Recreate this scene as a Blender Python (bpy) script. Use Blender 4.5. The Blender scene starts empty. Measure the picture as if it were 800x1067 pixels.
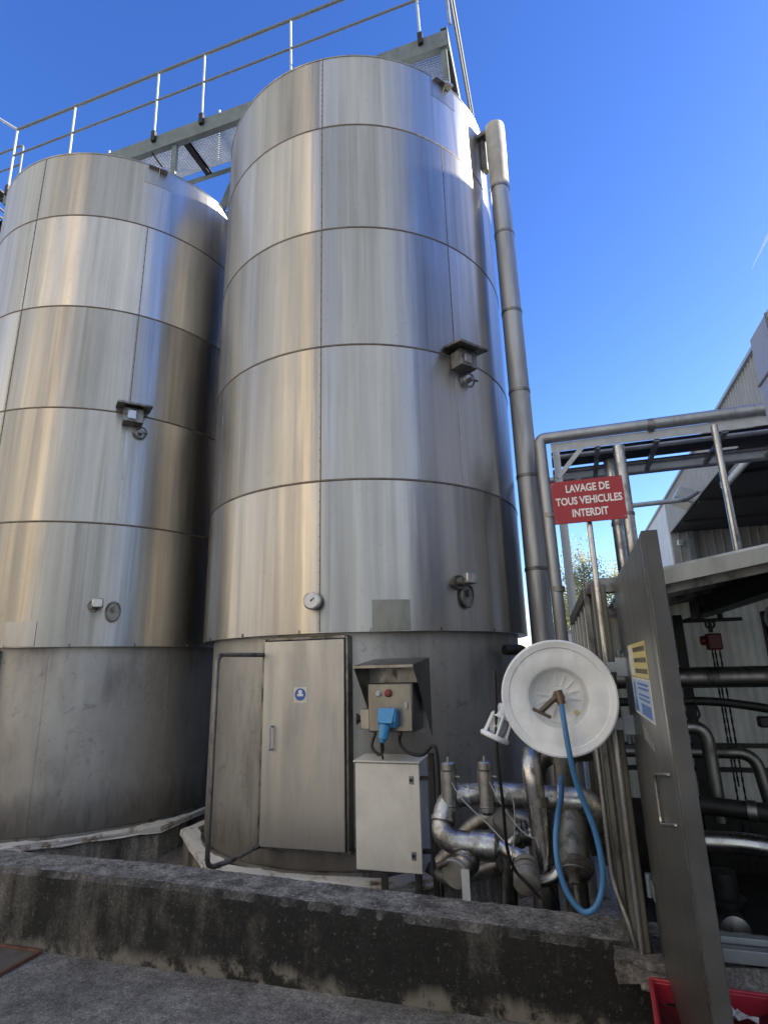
import bpy, bmesh, math, random
from mathutils import Vector, Matrix
random.seed(7)
PI = math.pi
S = bpy.context.scene
C = S.collection
R = math.radians

# ------------------------------------------------------------------ helpers
def V(*a): return Vector(a)

def box(bm, c, s, rz=0.0, rot=None):
    m = Matrix.Translation(Vector(c)) @ (rot.to_4x4() if rot else Matrix.Rotation(rz, 4, 'Z')) @ Matrix.Diagonal((s[0], s[1], s[2], 1))
    return bmesh.ops.create_cube(bm, size=1.0, matrix=m)['verts']

def bar(bm, a, b, w, h, up=(0, 0, 1)):
    """rectangular bar from a to b, w across, h along 'up'"""
    a, b = Vector(a), Vector(b); d = (b - a); L = d.length; d.normalize()
    u = Vector(up); s = d.cross(u)
    if s.length < 1e-4: u = Vector((0, 1, 0)); s = d.cross(u)
    s.normalize(); u = s.cross(d)
    m = Matrix(((d.x*L, s.x*w, u.x*h, 0), (d.y*L, s.y*w, u.y*h, 0), (d.z*L, s.z*w, u.z*h, 0), (0, 0, 0, 1)))
    m.translation = (a + b)/2
    return bmesh.ops.create_cube(bm, size=1.0, matrix=m)['verts']

def angle_bar(bm, a, b, w, t, up=(0, 0, 1), flip=1):
    """L section made of two butted plates"""
    a, b = Vector(a), Vector(b); d = (b-a).normalized(); u = Vector(up); s = d.cross(u).normalized(); u = s.cross(d)
    bar(bm, a + u*(w/2), b + u*(w/2), t, w, up)
    bar(bm, a + s*flip*(w/2 + t/2) + u*(t/2), b + s*flip*(w/2 + t/2) + u*(t/2), w, t, up)

def ibeam(bm, a, b, w, h, t=0.012, up=(0, 0, 1)):
    a, b = Vector(a), Vector(b); u = Vector(up)
    bar(bm, a, b, t, h - 2*t, up)
    bar(bm, a + u*(h/2 - t/2), b + u*(h/2 - t/2), w, t, up)
    bar(bm, a - u*(h/2 - t/2), b - u*(h/2 - t/2), w, t, up)

def fillet(pts, r, n=6):
    pts = [Vector(p) for p in pts]; out = [pts[0]]
    for i in range(1, len(pts)-1):
        p, q, s = pts[i-1], pts[i], pts[i+1]
        d1 = (p-q); d2 = (s-q); rr = min(r, d1.length*0.49, d2.length*0.49)
        a = q + d1.normalized()*rr; b = q + d2.normalized()*rr
        for k in range(n+1):
            t = k/n; out.append(a*(1-t)**2 + q*2*t*(1-t) + b*t**2)
    out.append(pts[-1]); return out

def spline(pts, n=8):
    P = [Vector(p) for p in pts]; P = [P[0]*2-P[1]] + P + [P[-1]*2-P[-2]]; out = []
    for i in range(1, len(P)-2):
        for k in range(n):
            t = k/n; a, b, c, d = P[i-1], P[i], P[i+1], P[i+2]
            out.append(0.5*((2*b) + (c-a)*t + (2*a-5*b+4*c-d)*t*t + (3*b-a-3*c+d)*t**3))
    out.append(P[-2]); return out

def tube(bm, pts, r, seg=14, cap=True):
    pts = [Vector(p) for p in pts]; n = len(pts); rings = []; ref = None
    for i, p in enumerate(pts):
        d = ((pts[min(i+1, n-1)] - p).normalized() + (p - pts[max(i-1, 0)]).normalized())
        d = d.normalized() if d.length > 1e-6 else (pts[min(i+1, n-1)] - pts[max(i-1, 0)]).normalized()
        if ref is None:
            ref = Vector((0, 0, 1)) if abs(d.z) < 0.9 else Vector((1, 0, 0))
        s = d.cross(ref)
        if s.length < 1e-5: s = d.orthogonal()
        s.normalize(); u = s.cross(d).normalized(); ref = u
        rr = r(i/(n-1)) if callable(r) else r
        rings.append([bm.verts.new(p + (s*math.cos(2*PI*k/seg) + u*math.sin(2*PI*k/seg))*rr) for k in range(seg)])
    for i in range(n-1):
        for k in range(seg):
            bm.faces.new((rings[i][k], rings[i][(k+1) % seg], rings[i+1][(k+1) % seg], rings[i+1][k]))
    if cap:
        bm.faces.new(rings[0][::-1]); bm.faces.new(rings[-1])
    return rings

def cyl(bm, a, b, r, seg=20, r2=None):
    r2 = r if r2 is None else r2
    return tube(bm, [a, b], lambda t: r + (r2-r)*t, seg)

def disc_stack(bm, c, axis, prof, seg=28, closed=True):
    """lathe: prof = [(r, h)...] around axis through c"""
    c = Vector(c); d = Vector(axis).normalized(); s = d.orthogonal().normalized(); u = d.cross(s)
    rings = []
    for r, h in prof:
        if r < 1e-5: rings.append([bm.verts.new(c + d*h)])
        else: rings.append([bm.verts.new(c + d*h + (s*math.cos(2*PI*k/seg) + u*math.sin(2*PI*k/seg))*r) for k in range(seg)])
    for i in range(len(rings)-1):
        a, b = rings[i], rings[i+1]
        for k in range(seg):
            k2 = (k+1) % seg
            if len(a) == 1 and len(b) == 1: continue
            if len(a) == 1: bm.faces.new((a[0], b[k], b[k2]))
            elif len(b) == 1: bm.faces.new((a[k], a[k2], b[0]))
            else: bm.faces.new((a[k], a[k2], b[k2], b[k]))
    bmesh.ops.recalc_face_normals(bm, faces=bm.faces)

def torus(bm, c, axis, R0, r, seg=32, s2=8):
    c = Vector(c); d = Vector(axis).normalized(); s = d.orthogonal().normalized(); u = d.cross(s); g = []
    for i in range(seg):
        a = 2*PI*i/seg; e = s*math.cos(a)+u*math.sin(a)
        g.append([bm.verts.new(c + e*(R0 + r*math.cos(2*PI*k/s2)) + d*r*math.sin(2*PI*k/s2)) for k in range(s2)])
    for i in range(seg):
        for k in range(s2):
            bm.faces.new((g[i][k], g[(i+1) % seg][k], g[(i+1) % seg][(k+1) % s2], g[i][(k+1) % s2]))

def prism(bm, poly, ext):
    """extrude a polygon (list of 3D pts) by vector ext"""
    e = Vector(ext); a = [bm.verts.new(Vector(p)) for p in poly]; b = [bm.verts.new(Vector(p)+e) for p in poly]; n = len(poly)
    bm.faces.new(a[::-1]); bm.faces.new(b)
    for i in range(n): bm.faces.new((a[i], a[(i+1) % n], b[(i+1) % n], b[i]))

def arcplate(bm, R0, a0, a1, z0, z1, t, n=None):
    """curved plate on a cylinder, angles in degrees from -Y toward +X"""
    n = n or max(2, int(abs(a1-a0)/3)); rows = []
    for i in range(n+1):
        a = R(a0 + (a1-a0)*i/n); s, c = math.sin(a), -math.cos(a)
        rows.append([bm.verts.new((s*q, c*q, z)) for q, z in ((R0, z0), (R0+t, z0), (R0+t, z1), (R0, z1))])
    for i in range(n):
        for k in range(4):
            bm.faces.new((rows[i][k], rows[i+1][k], rows[i+1][(k+1) % 4], rows[i][(k+1) % 4]))
    bm.faces.new(rows[0]); bm.faces.new(rows[-1][::-1])

def polar(R0, a, z): return Vector((R0*math.sin(R(a)), -R0*math.cos(R(a)), z))

def obj(name, bm, mat, parent=None, bevel=0.0, smooth=40, loc=None):
    bmesh.ops.recalc_face_normals(bm, faces=bm.faces)
    if smooth:
        lim = R(smooth)
        for f in bm.faces: f.smooth = True
        for e in bm.edges:
            if len(e.link_faces) == 2:
                try: e.smooth = e.calc_face_angle() < lim
                except Exception: pass
    me = bpy.data.meshes.new(name); bm.to_mesh(me); bm.free()
    for m in (mat if isinstance(mat, (list, tuple)) else [mat]): me.materials.append(m)
    o = bpy.data.objects.new(name, me); C.objects.link(o)
    if parent: o.parent = parent
    if loc: o.location = loc
    if bevel:
        b = o.modifiers.new('bevel', 'BEVEL'); b.width = bevel; b.segments = 2; b.limit_method = 'ANGLE'; b.angle_limit = R(50)
    return o

def tag(o, label, cat, group=None, kind=None):
    if label: o['label'] = label
    if cat: o['category'] = cat
    if group: o['group'] = group
    if kind: o['kind'] = kind
    return o

def thing(name, label, cat, loc=(0, 0, 0), rz=0.0, group=None):
    o = bpy.data.objects.new(name, None); C.objects.link(o); o.location = loc; o.rotation_euler = (0, 0, rz)
    o.empty_display_size = 0.1
    return tag(o, label, cat, group)

def NB(): return bmesh.new()

def text(name, s, size, mat, parent, loc, rot, sx=1.0, off=0.0, depth=0.001, align='CENTER'):
    cu = bpy.data.curves.new(name, 'FONT'); cu.body = s; cu.size = size; cu.align_x = align; cu.align_y = 'CENTER'
    cu.offset = off; cu.extrude = depth; cu.resolution_u = 3
    t = bpy.data.objects.new(name, cu); C.objects.link(t)
    dg = bpy.context.evaluated_depsgraph_get()
    me = bpy.data.meshes.new_from_object(t.evaluated_get(dg)); bpy.data.objects.remove(t)
    me.materials.clear(); me.materials.append(mat)
    o = bpy.data.objects.new(name, me); C.objects.link(o); o.parent = parent
    o.location = loc; o.rotation_euler = rot; o.scale = (sx, 1, 1)
    return o

# ------------------------------------------------------------------ materials
def newmat(name):
    m = bpy.data.materials.new(name); m.use_nodes = True; n = m.node_tree.nodes; l = m.node_tree.links
    return m, n, l, n['Principled BSDF']

def ramp(n, stops, interp='LINEAR'):
    r = n.new('ShaderNodeValToRGB'); r.color_ramp.interpolation = interp; e = r.color_ramp.elements
    while len(e) < len(stops): e.new(0.5)
    for i, (p, c) in enumerate(stops):
        e[i].position = p; e[i].color = (c, c, c, 1) if isinstance(c, (int, float)) else (*c, 1)
    return r

def coords(n, l, scale=(1, 1, 1), kind='Object'):
    tc = n.new('ShaderNodeTexCoord'); mp = n.new('ShaderNodeMapping'); mp.inputs['Scale'].default_value = scale
    l.new(tc.outputs[kind], mp.inputs['Vector']); return mp.outputs['Vector']

def noise(n, l, vec, scale, detail=4, rough=0.55, dist=0.0):
    t = n.new('ShaderNodeTexNoise'); t.inputs['Scale'].default_value = scale; t.inputs['Detail'].default_value = detail
    t.inputs['Roughness'].default_value = rough; t.inputs['Distortion'].default_value = dist
    l.new(vec, t.inputs['Vector']); return t.outputs['Fac']

def mix(n, l, fac, a, b, mode='MIX'):
    x = n.new('ShaderNodeMix'); x.data_type = 'RGBA'; x.blend_type = mode
    for sock, v in ((x.inputs[0], fac), (x.inputs[6], a), (x.inputs[7], b)):
        if hasattr(v, 'links') or hasattr(v, 'is_linked'): l.new(v, sock)
        elif isinstance(v, (int, float)): sock.default_value = v
        else: sock.default_value = (*v, 1)
    return x.outputs[2]

def math_(n, l, op, a, b=None, clamp=False):
    x = n.new('ShaderNodeMath'); x.operation = op; x.use_clamp = clamp
    for i, v in enumerate((a, b)):
        if v is None: continue
        if isinstance(v, (int, float)): x.inputs[i].default_value = v
        else: l.new(v, x.inputs[i])
    return x.outputs[0]

def bump(n, l, p, h, strength=0.3, dist=0.01):
    b = n.new('ShaderNodeBump'); b.inputs['Strength'].default_value = strength; b.inputs['Distance'].default_value = dist
    l.new(h, b.inputs['Height']); l.new(b.outputs['Normal'], p.inputs['Normal']); return b

def plain(name, col, rough=0.5, metal=0.0, var=0.15, scale=9.0, bmp=0.0, spec=0.5):
    """painted / plastic / plain metal surface with mottling, dirt and slightly uneven gloss"""
    m, n, l, p = newmat(name)
    v = coords(n, l); f = noise(n, l, v, scale, 6, 0.6)
    f2 = noise(n, l, coords(n, l, (6, 6, 0.8)), 3.0, 4, 0.6)
    r = ramp(n, [(0.3, tuple(c*(1-var) for c in col)), (0.7, tuple(min(1, c*(1+var*0.6)) for c in col))]); l.new(f, r.inputs[0])
    d = ramp(n, [(0.55, 0.0), (0.8, 1.0)]); l.new(f2, d.inputs[0])
    c = mix(n, l, math_(n, l, 'MULTIPLY', d.outputs[0], var*1.3), r.outputs[0], tuple(c*0.45 for c in col))
    l.new(c, p.inputs['Base Color']); p.inputs['Metallic'].default_value = metal; p.inputs['Specular IOR Level'].default_value = spec
    rr = ramp(n, [(0.3, max(0.05, rough-0.08)), (0.7, min(1, rough+0.1))]); l.new(f, rr.inputs[0]); l.new(rr.outputs[0], p.inputs['Roughness'])
    if bmp: bump(n, l, p, f, bmp, 0.004)
    return m

def steel(name, base=(0.56, 0.545, 0.51), rough=(0.18, 0.36), streak=(2.6, 2.6, 0.10), wave=0.5, wdist=0.03, aniso=0.7, stain=0.3, plate=False, fine=0.03, drip=False, splash=False):
    m, n, l, p = newmat(name); off = None
    if plate:
        ao = n.new('ShaderNodeAttribute'); ao.attribute_name = 'plate'
        cx = n.new('ShaderNodeCombineXYZ'); l.new(math_(n, l, 'MULTIPLY', ao.outputs['Fac'], 61.0), cx.inputs[2]); l.new(math_(n, l, 'MULTIPLY', ao.outputs['Fac'], 23.0), cx.inputs[0]); off = cx.outputs[0]
    def shift(v):
        if off is None: return v
        a_ = n.new('ShaderNodeVectorMath'); a_.operation = 'ADD'; l.new(v, a_.inputs[0]); l.new(off, a_.inputs[1]); return a_.outputs[0]
    v1 = shift(coords(n, l, streak)); s1 = noise(n, l, v1, 1.0, 5, 0.62)
    v2 = shift(coords(n, l, (streak[0]*5, streak[1]*5, streak[2]*2.5))); s2 = noise(n, l, v2, 1.0, 6, 0.65)
    v3 = coords(n, l, (1.1, 1.1, 0.9)); s3 = noise(n, l, v3, 1.0, 5, 0.6)
    s = math_(n, l, 'ADD', math_(n, l, 'MULTIPLY', s1, 0.72), math_(n, l, 'MULTIPLY', s2, 0.28))
    r = ramp(n, [(0.38, tuple(c*(1-stain) for c in base)), (0.48, base), (0.60, tuple(min(1, c*1.16) for c in base))]); l.new(s, r.inputs[0])
    dirt = ramp(n, [(0.5, 0.0), (0.75, 1.0)]); l.new(s3, dirt.inputs[0])
    c = mix(n, l, math_(n, l, 'MULTIPLY', dirt.outputs[0], stain*0.9), r.outputs[0], (base[0]*0.55, base[1]*0.52, base[2]*0.46))
    if drip:
        d1 = noise(n, l, shift(coords(n, l, (7, 7, 0.14))), 1.0, 4, 0.7); d2 = noise(n, l, shift(coords(n, l, (22, 22, 0.3))), 1.0, 3, 0.6)
        dr = ramp_out(n, l, d1, [(0.56, 0.0), (0.62, 1.0)]); dl = ramp_out(n, l, d2, [(0.58, 0.0), (0.64, 1.0)])
        c = mix(n, l, math_(n, l, 'MULTIPLY', dr, 0.2), c, (base[0]*0.5, base[1]*0.46, base[2]*0.40))
        c = mix(n, l, math_(n, l, 'MULTIPLY', dl, 0.14), c, tuple(min(1, x*1.45) for x in base))
        sp_ = ramp_out(n, l, noise(n, l, coords(n, l, (1, 1, 1)), 14, 5, 0.75), [(0.6, 0.0), (0.68, 1.0)])
        c = mix(n, l, math_(n, l, 'MULTIPLY', sp_, 0.25), c, (base[0]*0.6, base[1]*0.55, base[2]*0.48))
    if splash:
        gz = n.new('ShaderNodeSeparateXYZ'); l.new(coords(n, l), gz.inputs[0])
        lo = math_(n, l, 'SUBTRACT', math_(n, l, 'MULTIPLY', noise(n, l, coords(n, l, (5, 5, 1.2)), 1.0, 6, 0.7), 0.9), gz.outputs['Z'])
        c = mix(n, l, math_(n, l, 'MULTIPLY', ramp_out(n, l, lo, [(0.05, 0.0), (0.45, 1.0)]), 0.6), c, (0.11, 0.09, 0.065))
        sc_ = ramp_out(n, l, noise(n, l, coords(n, l, (1, 1, 1)), 6.5, 6, 0.7, 1.5), [(0.60, 0.0), (0.64, 1.0)])
        c = mix(n, l, math_(n, l, 'MULTIPLY', sc_, 0.4), c, (base[0]*0.5, base[1]*0.48, base[2]*0.45))
    if plate:
        at = n.new('ShaderNodeAttribute'); at.attribute_name = 'plate'
        pr = ramp(n, [(0.0, 0.76), (1.0, 1.12)]); l.new(at.outputs['Fac'], pr.inputs[0])
        c = mix(n, l, 1.0, c, pr.outputs[0], 'MULTIPLY')
    l.new(c, p.inputs['Base Color']); p.inputs['Metallic'].default_value = 1.0
    rr = ramp(n, [(0.35, rough[1]), (0.65, rough[0])]); l.new(s, rr.inputs[0])
    l.new(rr.outputs[0], p.inputs['Roughness'])
    if aniso:
        p.inputs['Anisotropic'].default_value = aniso; p.inputs['Anisotropic Rotation'].default_value = 0.25
        tg = n.new('ShaderNodeTangent'); tg.direction_type = 'RADIAL'; tg.axis = 'Z'; l.new(tg.outputs[0], p.inputs['Tangent'])
    vw = shift(coords(n, l, (2.3, 2.3, 0.2))); w = noise(n, l, vw, 1.0, 3, 0.5)
    b1 = n.new('ShaderNodeBump'); b1.inputs['Strength'].default_value = wave; b1.inputs['Distance'].default_value = wdist; l.new(w, b1.inputs['Height'])
    b2 = n.new('ShaderNodeBump'); b2.inputs['Strength'].default_value = fine; b2.inputs['Distance'].default_value = 0.004; l.new(s2, b2.inputs['Height'])
    l.new(b1.outputs['Normal'], b2.inputs['Normal']); l.new(b2.outputs['Normal'], p.inputs['Normal'])
    return m

def concrete(name, light=(0.2, 0.19, 0.175), dark=(0.02, 0.02, 0.019), amt=0.5, top=None, bs=0.6):
    m, n, l, p = newmat(name)
    v = coords(n, l); big = noise(n, l, v, 0.9, 6, 0.65, 0.4); drip = noise(n, l, coords(n, l, (3.2, 3.2, 0.5)), 1.0, 6, 0.65)
    fine = noise(n, l, v, 55, 5, 0.7); med = noise(n, l, v, 9, 6, 0.7)
    s = math_(n, l, 'ADD', math_(n, l, 'ADD', math_(n, l, 'MULTIPLY', big, 0.40), math_(n, l, 'MULTIPLY', drip, 0.40)), math_(n, l, 'MULTIPLY', med, 0.20))
    if top:
        px_ = n.new('ShaderNodeSeparateXYZ'); l.new(v, px_.inputs[0])
        s = math_(n, l, 'ADD', s, math_(n, l, 'MULTIPLY', math_(n, l, 'ADD', px_.outputs['X'], 1.2), 0.018))
    r = ramp(n, [(amt-0.06, light), (amt-0.015, tuple((a*0.4+b*0.6) for a, b in zip(light, dark))), (amt+0.05, dark)]); l.new(s, r.inputs[0])
    c = mix(n, l, 0.8, r.outputs[0], ramp_out(n, l, med, [(0.38, 0.45), (0.62, 1.25)]), 'MULTIPLY')
    c = mix(n, l, 0.8, c, ramp_out(n, l, fine, [(0.38, 0.5), (0.62, 1.4)]), 'MULTIPLY')
    sp = ramp(n, [(0.61, 0.0), (0.66, 1.0)]); l.new(noise(n, l, v, 38, 3, 0.8), sp.inputs[0])
    c = mix(n, l, math_(n, l, 'MULTIPLY', sp.outputs[0], 0.2), c, (0.34, 0.32, 0.28))
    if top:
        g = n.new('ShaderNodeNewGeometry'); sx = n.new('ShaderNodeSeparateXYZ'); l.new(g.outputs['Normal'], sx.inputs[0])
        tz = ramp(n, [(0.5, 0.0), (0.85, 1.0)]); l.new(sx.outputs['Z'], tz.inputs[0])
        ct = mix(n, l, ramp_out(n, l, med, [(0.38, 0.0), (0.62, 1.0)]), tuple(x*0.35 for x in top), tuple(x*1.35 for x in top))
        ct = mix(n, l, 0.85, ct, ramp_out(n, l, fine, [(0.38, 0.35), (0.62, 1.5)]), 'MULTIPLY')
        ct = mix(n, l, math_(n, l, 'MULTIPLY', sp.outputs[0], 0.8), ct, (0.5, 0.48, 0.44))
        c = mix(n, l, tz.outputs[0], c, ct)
    if top:
        gp = n.new('ShaderNodeSeparateXYZ'); l.new(v, gp.inputs[0])
        lo = math_(n, l, 'SUBTRACT', math_(n, l, 'MULTIPLY', noise(n, l, coords(n, l, (1.6, 1.6, 0.2)), 1.0, 6, 0.7), 0.38), gp.outputs['Z'])
        c = mix(n, l, math_(n, l, 'MULTIPLY', math_(n, l, 'MULTIPLY', ramp_out(n, l, lo, [(0.10, 0.0), (0.16, 1.0)]), ramp_out(n, l, noise(n, l, v, 4.0, 7, 0.75), [(0.46, 0.0), (0.54, 1.0)])), 0.8), c, (0.20, 0.18, 0.15))
    l.new(c, p.inputs['Base Color']); p.inputs['Roughness'].default_value = 0.85
    h = math_(n, l, 'ADD', math_(n, l, 'MULTIPLY', fine, 0.4), math_(n, l, 'MULTIPLY', med, 0.9)); bump(n, l, p, h, bs, 0.02)
    return m

def ramp_out(n, l, f, stops):
    r = ramp(n, stops); l.new(f, r.inputs[0]); return r.outputs[0]

M = {}
M['tank'] = steel('tank_steel', base=(0.50, 0.49, 0.465), plate=True, aniso=0.8, rough=(0.30, 0.40), drip=True, fine=0.0, stain=0.17)
M['skirt'] = steel('skirt_steel', base=(0.42, 0.415, 0.40), rough=(0.52, 0.66), streak=(1.3, 1.3, 0.5), wave=0.3, wdist=0.02, aniso=0.0, stain=0.3, fine=0.02, splash=True)
M['door'] = steel('door_steel', base=(0.44, 0.445, 0.445), rough=(0.42, 0.54), streak=(2.2, 2.2, 0.5), wave=0.25, wdist=0.015, aniso=0.3, stain=0.16, fine=0.02)
M['sheet'] = steel('panel_steel', base=(0.30, 0.30, 0.28), rough=(0.28, 0.42), streak=(1.6, 1.6, 0.7), wave=0.25, wdist=0.012, aniso=0.0, stain=0.22, fine=0.02)
M['boxsteel'] = steel('box_steel', base=(0.25, 0.242, 0.22), rough=(0.3, 0.45), streak=(3, 3, 1), wave=0.2, wdist=0.01, aniso=0.0, stain=0.25, fine=0.02)
M['pipe'] = steel('pipe_steel', base=(0.46, 0.455, 0.44), rough=(0.2, 0.4), streak=(6, 6, 4), wave=0.35, wdist=0.01, aniso=0.0, stain=0.5, fine=0.05)
M['clad'] = steel('cladding_steel', base=(0.40, 0.405, 0.41), rough=(0.45, 0.6), streak=(4, 4, 0.6), wave=0.3, wdist=0.012, aniso=0.0, stain=0.25, fine=0.03)
def foil():
    m, n, l, p = newmat('crinkled_foil'); v = coords(n, l)
    f = noise(n, l, v, 16, 5, 0.6); g = noise(n, l, v, 6, 5, 0.65)
    l.new(ramp_out(n, l, g, [(0.38, (0.17, 0.165, 0.155)), (0.5, (0.42, 0.42, 0.41)), (0.62, (0.58, 0.58, 0.57))]), p.inputs['Base Color'])
    p.inputs['Metallic'].default_value = 1; l.new(ramp_out(n, l, g, [(0.35, 0.5), (0.65, 0.22)]), p.inputs['Roughness'])
    vo = n.new('ShaderNodeTexVoronoi'); vo.inputs['Scale'].default_value = 26; l.new(v, vo.inputs['Vector'])
    bump(n, l, p, math_(n, l, 'ADD', f, math_(n, l, 'MULTIPLY', vo.outputs['Distance'], 0.3)), 0.22, 0.02); return m
M['foil'] = foil()
M['oldpipe'] = steel('grimy_steel', base=(0.24, 0.235, 0.22), rough=(0.35, 0.6), streak=(7, 7, 5), wave=0.3, wdist=0.01, aniso=0.0, stain=0.6)
M['seam'] = plain('weld_seam', (0.19, 0.16, 0.13), 0.5, 0.7, 0.4, 14)
M['darkmetal'] = plain('dark_metal', (0.04, 0.038, 0.036), 0.5, 0.6, 0.4)
M['galv'] = plain('galvanised_steel', (0.30, 0.33, 0.34), 0.5, 0.55, 0.3, 7)
M['galvgreen'] = plain('grey_green_painted_steel', (0.17, 0.21, 0.215), 0.55, 0.1, 0.3, 5)
M['galvlight'] = plain('pale_galvanised_steel', (0.46, 0.49, 0.51), 0.5, 0.3, 0.2, 8)
M['edge'] = plain('dark_door_edge', (0.085, 0.083, 0.078), 0.5, 0.3, 0.3, 6)
M['rail'] = plain('shaded_rail_paint', (0.17, 0.195, 0.21), 0.5, 0.0, 0.15, 3)  # darker copy for rails the sun only grazes; shade put into the colour
M['palecap'] = plain('weathered_pale_cap', (0.50, 0.49, 0.46), 0.7, 0.0, 0.25, 5)
M['capgrey'] = plain('dull_grey_cap', (0.24, 0.235, 0.22), 0.5, 0.3, 0.3, 14)
M['postpaint'] = plain('olive_grey_post', (0.16, 0.155, 0.138), 0.4, 0.4, 0.2, 3)
M['post'] = plain('sunlit_post_paint', (0.44, 0.50, 0.54), 0.45, 0.1, 0.12, 8)  # paler copy for posts turned to the sun; sunlight put into the colour
M['ral'] = plain('pale_grey_enamel', (0.74, 0.72, 0.66), 0.4, 0.0, 0.13, 5)
M['ralsky'] = plain('skylit_enamel', (0.68, 0.69, 0.70), 0.45, 0.0, 0.2, 6)  # bluer copy of the cabinet enamel; sky light put into its colour
M['white'] = plain('white_plastic', (0.86, 0.88, 0.88), 0.38, 0.0, 0.2, 6)
M['whitepaint'] = plain('white_letter_paint', (0.82, 0.81, 0.78), 0.5, 0.0, 0.08, 20)
M['red'] = plain('red_sign_paint', (0.36, 0.022, 0.028), 0.42, 0.0, 0.12, 10)
M['redplastic'] = plain('red_plastic', (0.42, 0.025, 0.045), 0.35, 0.0, 0.2, 12)
M['dullred'] = plain('faded_red', (0.26, 0.05, 0.05), 0.5, 0.0, 0.3, 12)
M['reddark'] = plain('hoist_red', (0.10, 0.008, 0.008), 0.5, 0.0, 0.3, 12)
M['blueplastic'] = plain('blue_plastic', (0.06, 0.30, 0.60), 0.4, 0.0, 0.1, 10)
M['hose'] = plain('blue_hose', (0.05, 0.19, 0.40), 0.38, 0.0, 0.15, 16)
M['black'] = plain('black_rubber', (0.012, 0.012, 0.012), 0.5, 0.0, 0.3)
M['brass'] = plain('tarnished_brass', (0.15, 0.115, 0.085), 0.42, 0.8, 0.4, 20)
M['rust'] = plain('rusty_steel', (0.16, 0.075, 0.04), 0.75, 0.1, 0.5, 12, 0.4)
M['rustplate'] = plain('dirty_plate', (0.11, 0.095, 0.08), 0.8, 0.0, 0.4, 8, 0.3)
M['yellow'] = plain('yellow_sticker', (0.62, 0.52, 0.2), 0.5, 0.0, 0.15, 25)
M['cream'] = plain('cream_sticker', (0.68, 0.66, 0.58), 0.5, 0.0, 0.12, 25)
M['blue'] = plain('blue_sticker', (0.03, 0.13, 0.42), 0.45, 0.0, 0.12, 25)
M['paleblue'] = plain('pale_blue_print', (0.36, 0.47, 0.62), 0.5, 0.0, 0.12, 25)
M['glass'] = plain('clear_lens', (0.5, 0.52, 0.52), 0.15, 0.0, 0.1)
M['paper'] = plain('scrap_paper', (0.62, 0.6, 0.58), 0.6, 0.0, 0.3, 30)
M['bluebox'] = plain('pale_blue_grey_cladding', (0.42, 0.45, 0.54), 0.4, 0.1, 0.1, 3)
M['ceil'] = plain('dark_canopy_ceiling', (0.07, 0.07, 0.072), 0.7, 0.0, 0.25, 2)
M['corr'] = plain('grey_corrugated_cladding', (0.38, 0.375, 0.36), 0.55, 0.1, 0.18, 1.2)
M['wallwhite'] = plain('white_render', (0.72, 0.72, 0.72), 0.75, 0.0, 0.12, 1.0)
M['towerpaint'] = plain('reflection_tower_paint', (0.85, 0.66, 0.38), 0.6, 0.0, 0.08, 0.6)  # gold tint for the added towers that the steel mirrors
M['wallwarm'] = plain('pale_warm_render', (0.30, 0.285, 0.25), 0.85, 0.0, 0.12, 0.6)
M['wallgrey'] = plain('grey_render', (0.23, 0.225, 0.215), 0.85, 0.0, 0.15, 0.8)
M['trans'] = plain('translucent_sheet', (0.42, 0.45, 0.44), 0.5, 0.0, 0.2, 3)
def transmat():
    m, n, l, p = newmat('translucent_sheet'); v = coords(n, l); f = noise(n, l, v, 2.5, 6, 0.6)
    r = ramp(n, [(0.3, (0.74, 0.67, 0.53)), (0.7, (0.93, 0.85, 0.68))]); l.new(f, r.inputs[0]); l.new(r.outputs[0], p.inputs['Base Color']); p.inputs['Roughness'].default_value = 0.5
    tr = n.new('ShaderNodeBsdfTranslucent'); l.new(r.outputs[0], tr.inputs['Color']); mx = n.new('ShaderNodeMixShader'); mx.inputs[0].default_value = 0.85
    l.new(p.outputs[0], mx.inputs[1]); l.new(tr.outputs[0], mx.inputs[2]); l.new(mx.outputs[0], n['Material Output'].inputs['Surface']); return m
M['trans'] = transmat()
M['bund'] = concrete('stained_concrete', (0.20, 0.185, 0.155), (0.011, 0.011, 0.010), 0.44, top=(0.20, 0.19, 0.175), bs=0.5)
M['plinth'] = concrete('plinth_concrete', (0.30, 0.285, 0.25), (0.05, 0.047, 0.04), 0.52, bs=0.5)
M['rubble'] = concrete('rough_concrete', (0.26, 0.24, 0.22), (0.03, 0.03, 0.028), 0.52, bs=1.0)

def rimpaint():
    m, n, l, p = newmat('chipped_white_paint'); v = coords(n, l)
    f = noise(n, l, v, 5, 7, 0.7); r = ramp(n, [(0.34, (0.10, 0.08, 0.06)), (0.41, (0.40, 0.34, 0.26)), (0.48, (0.66, 0.64, 0.6))]); l.new(f, r.inputs[0])
    l.new(r.outputs[0], p.inputs['Base Color']); p.inputs['Roughness'].default_value = 0.75; bump(n, l, p, f, 0.8, 0.02); return m
M['rim'] = rimpaint()

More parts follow.
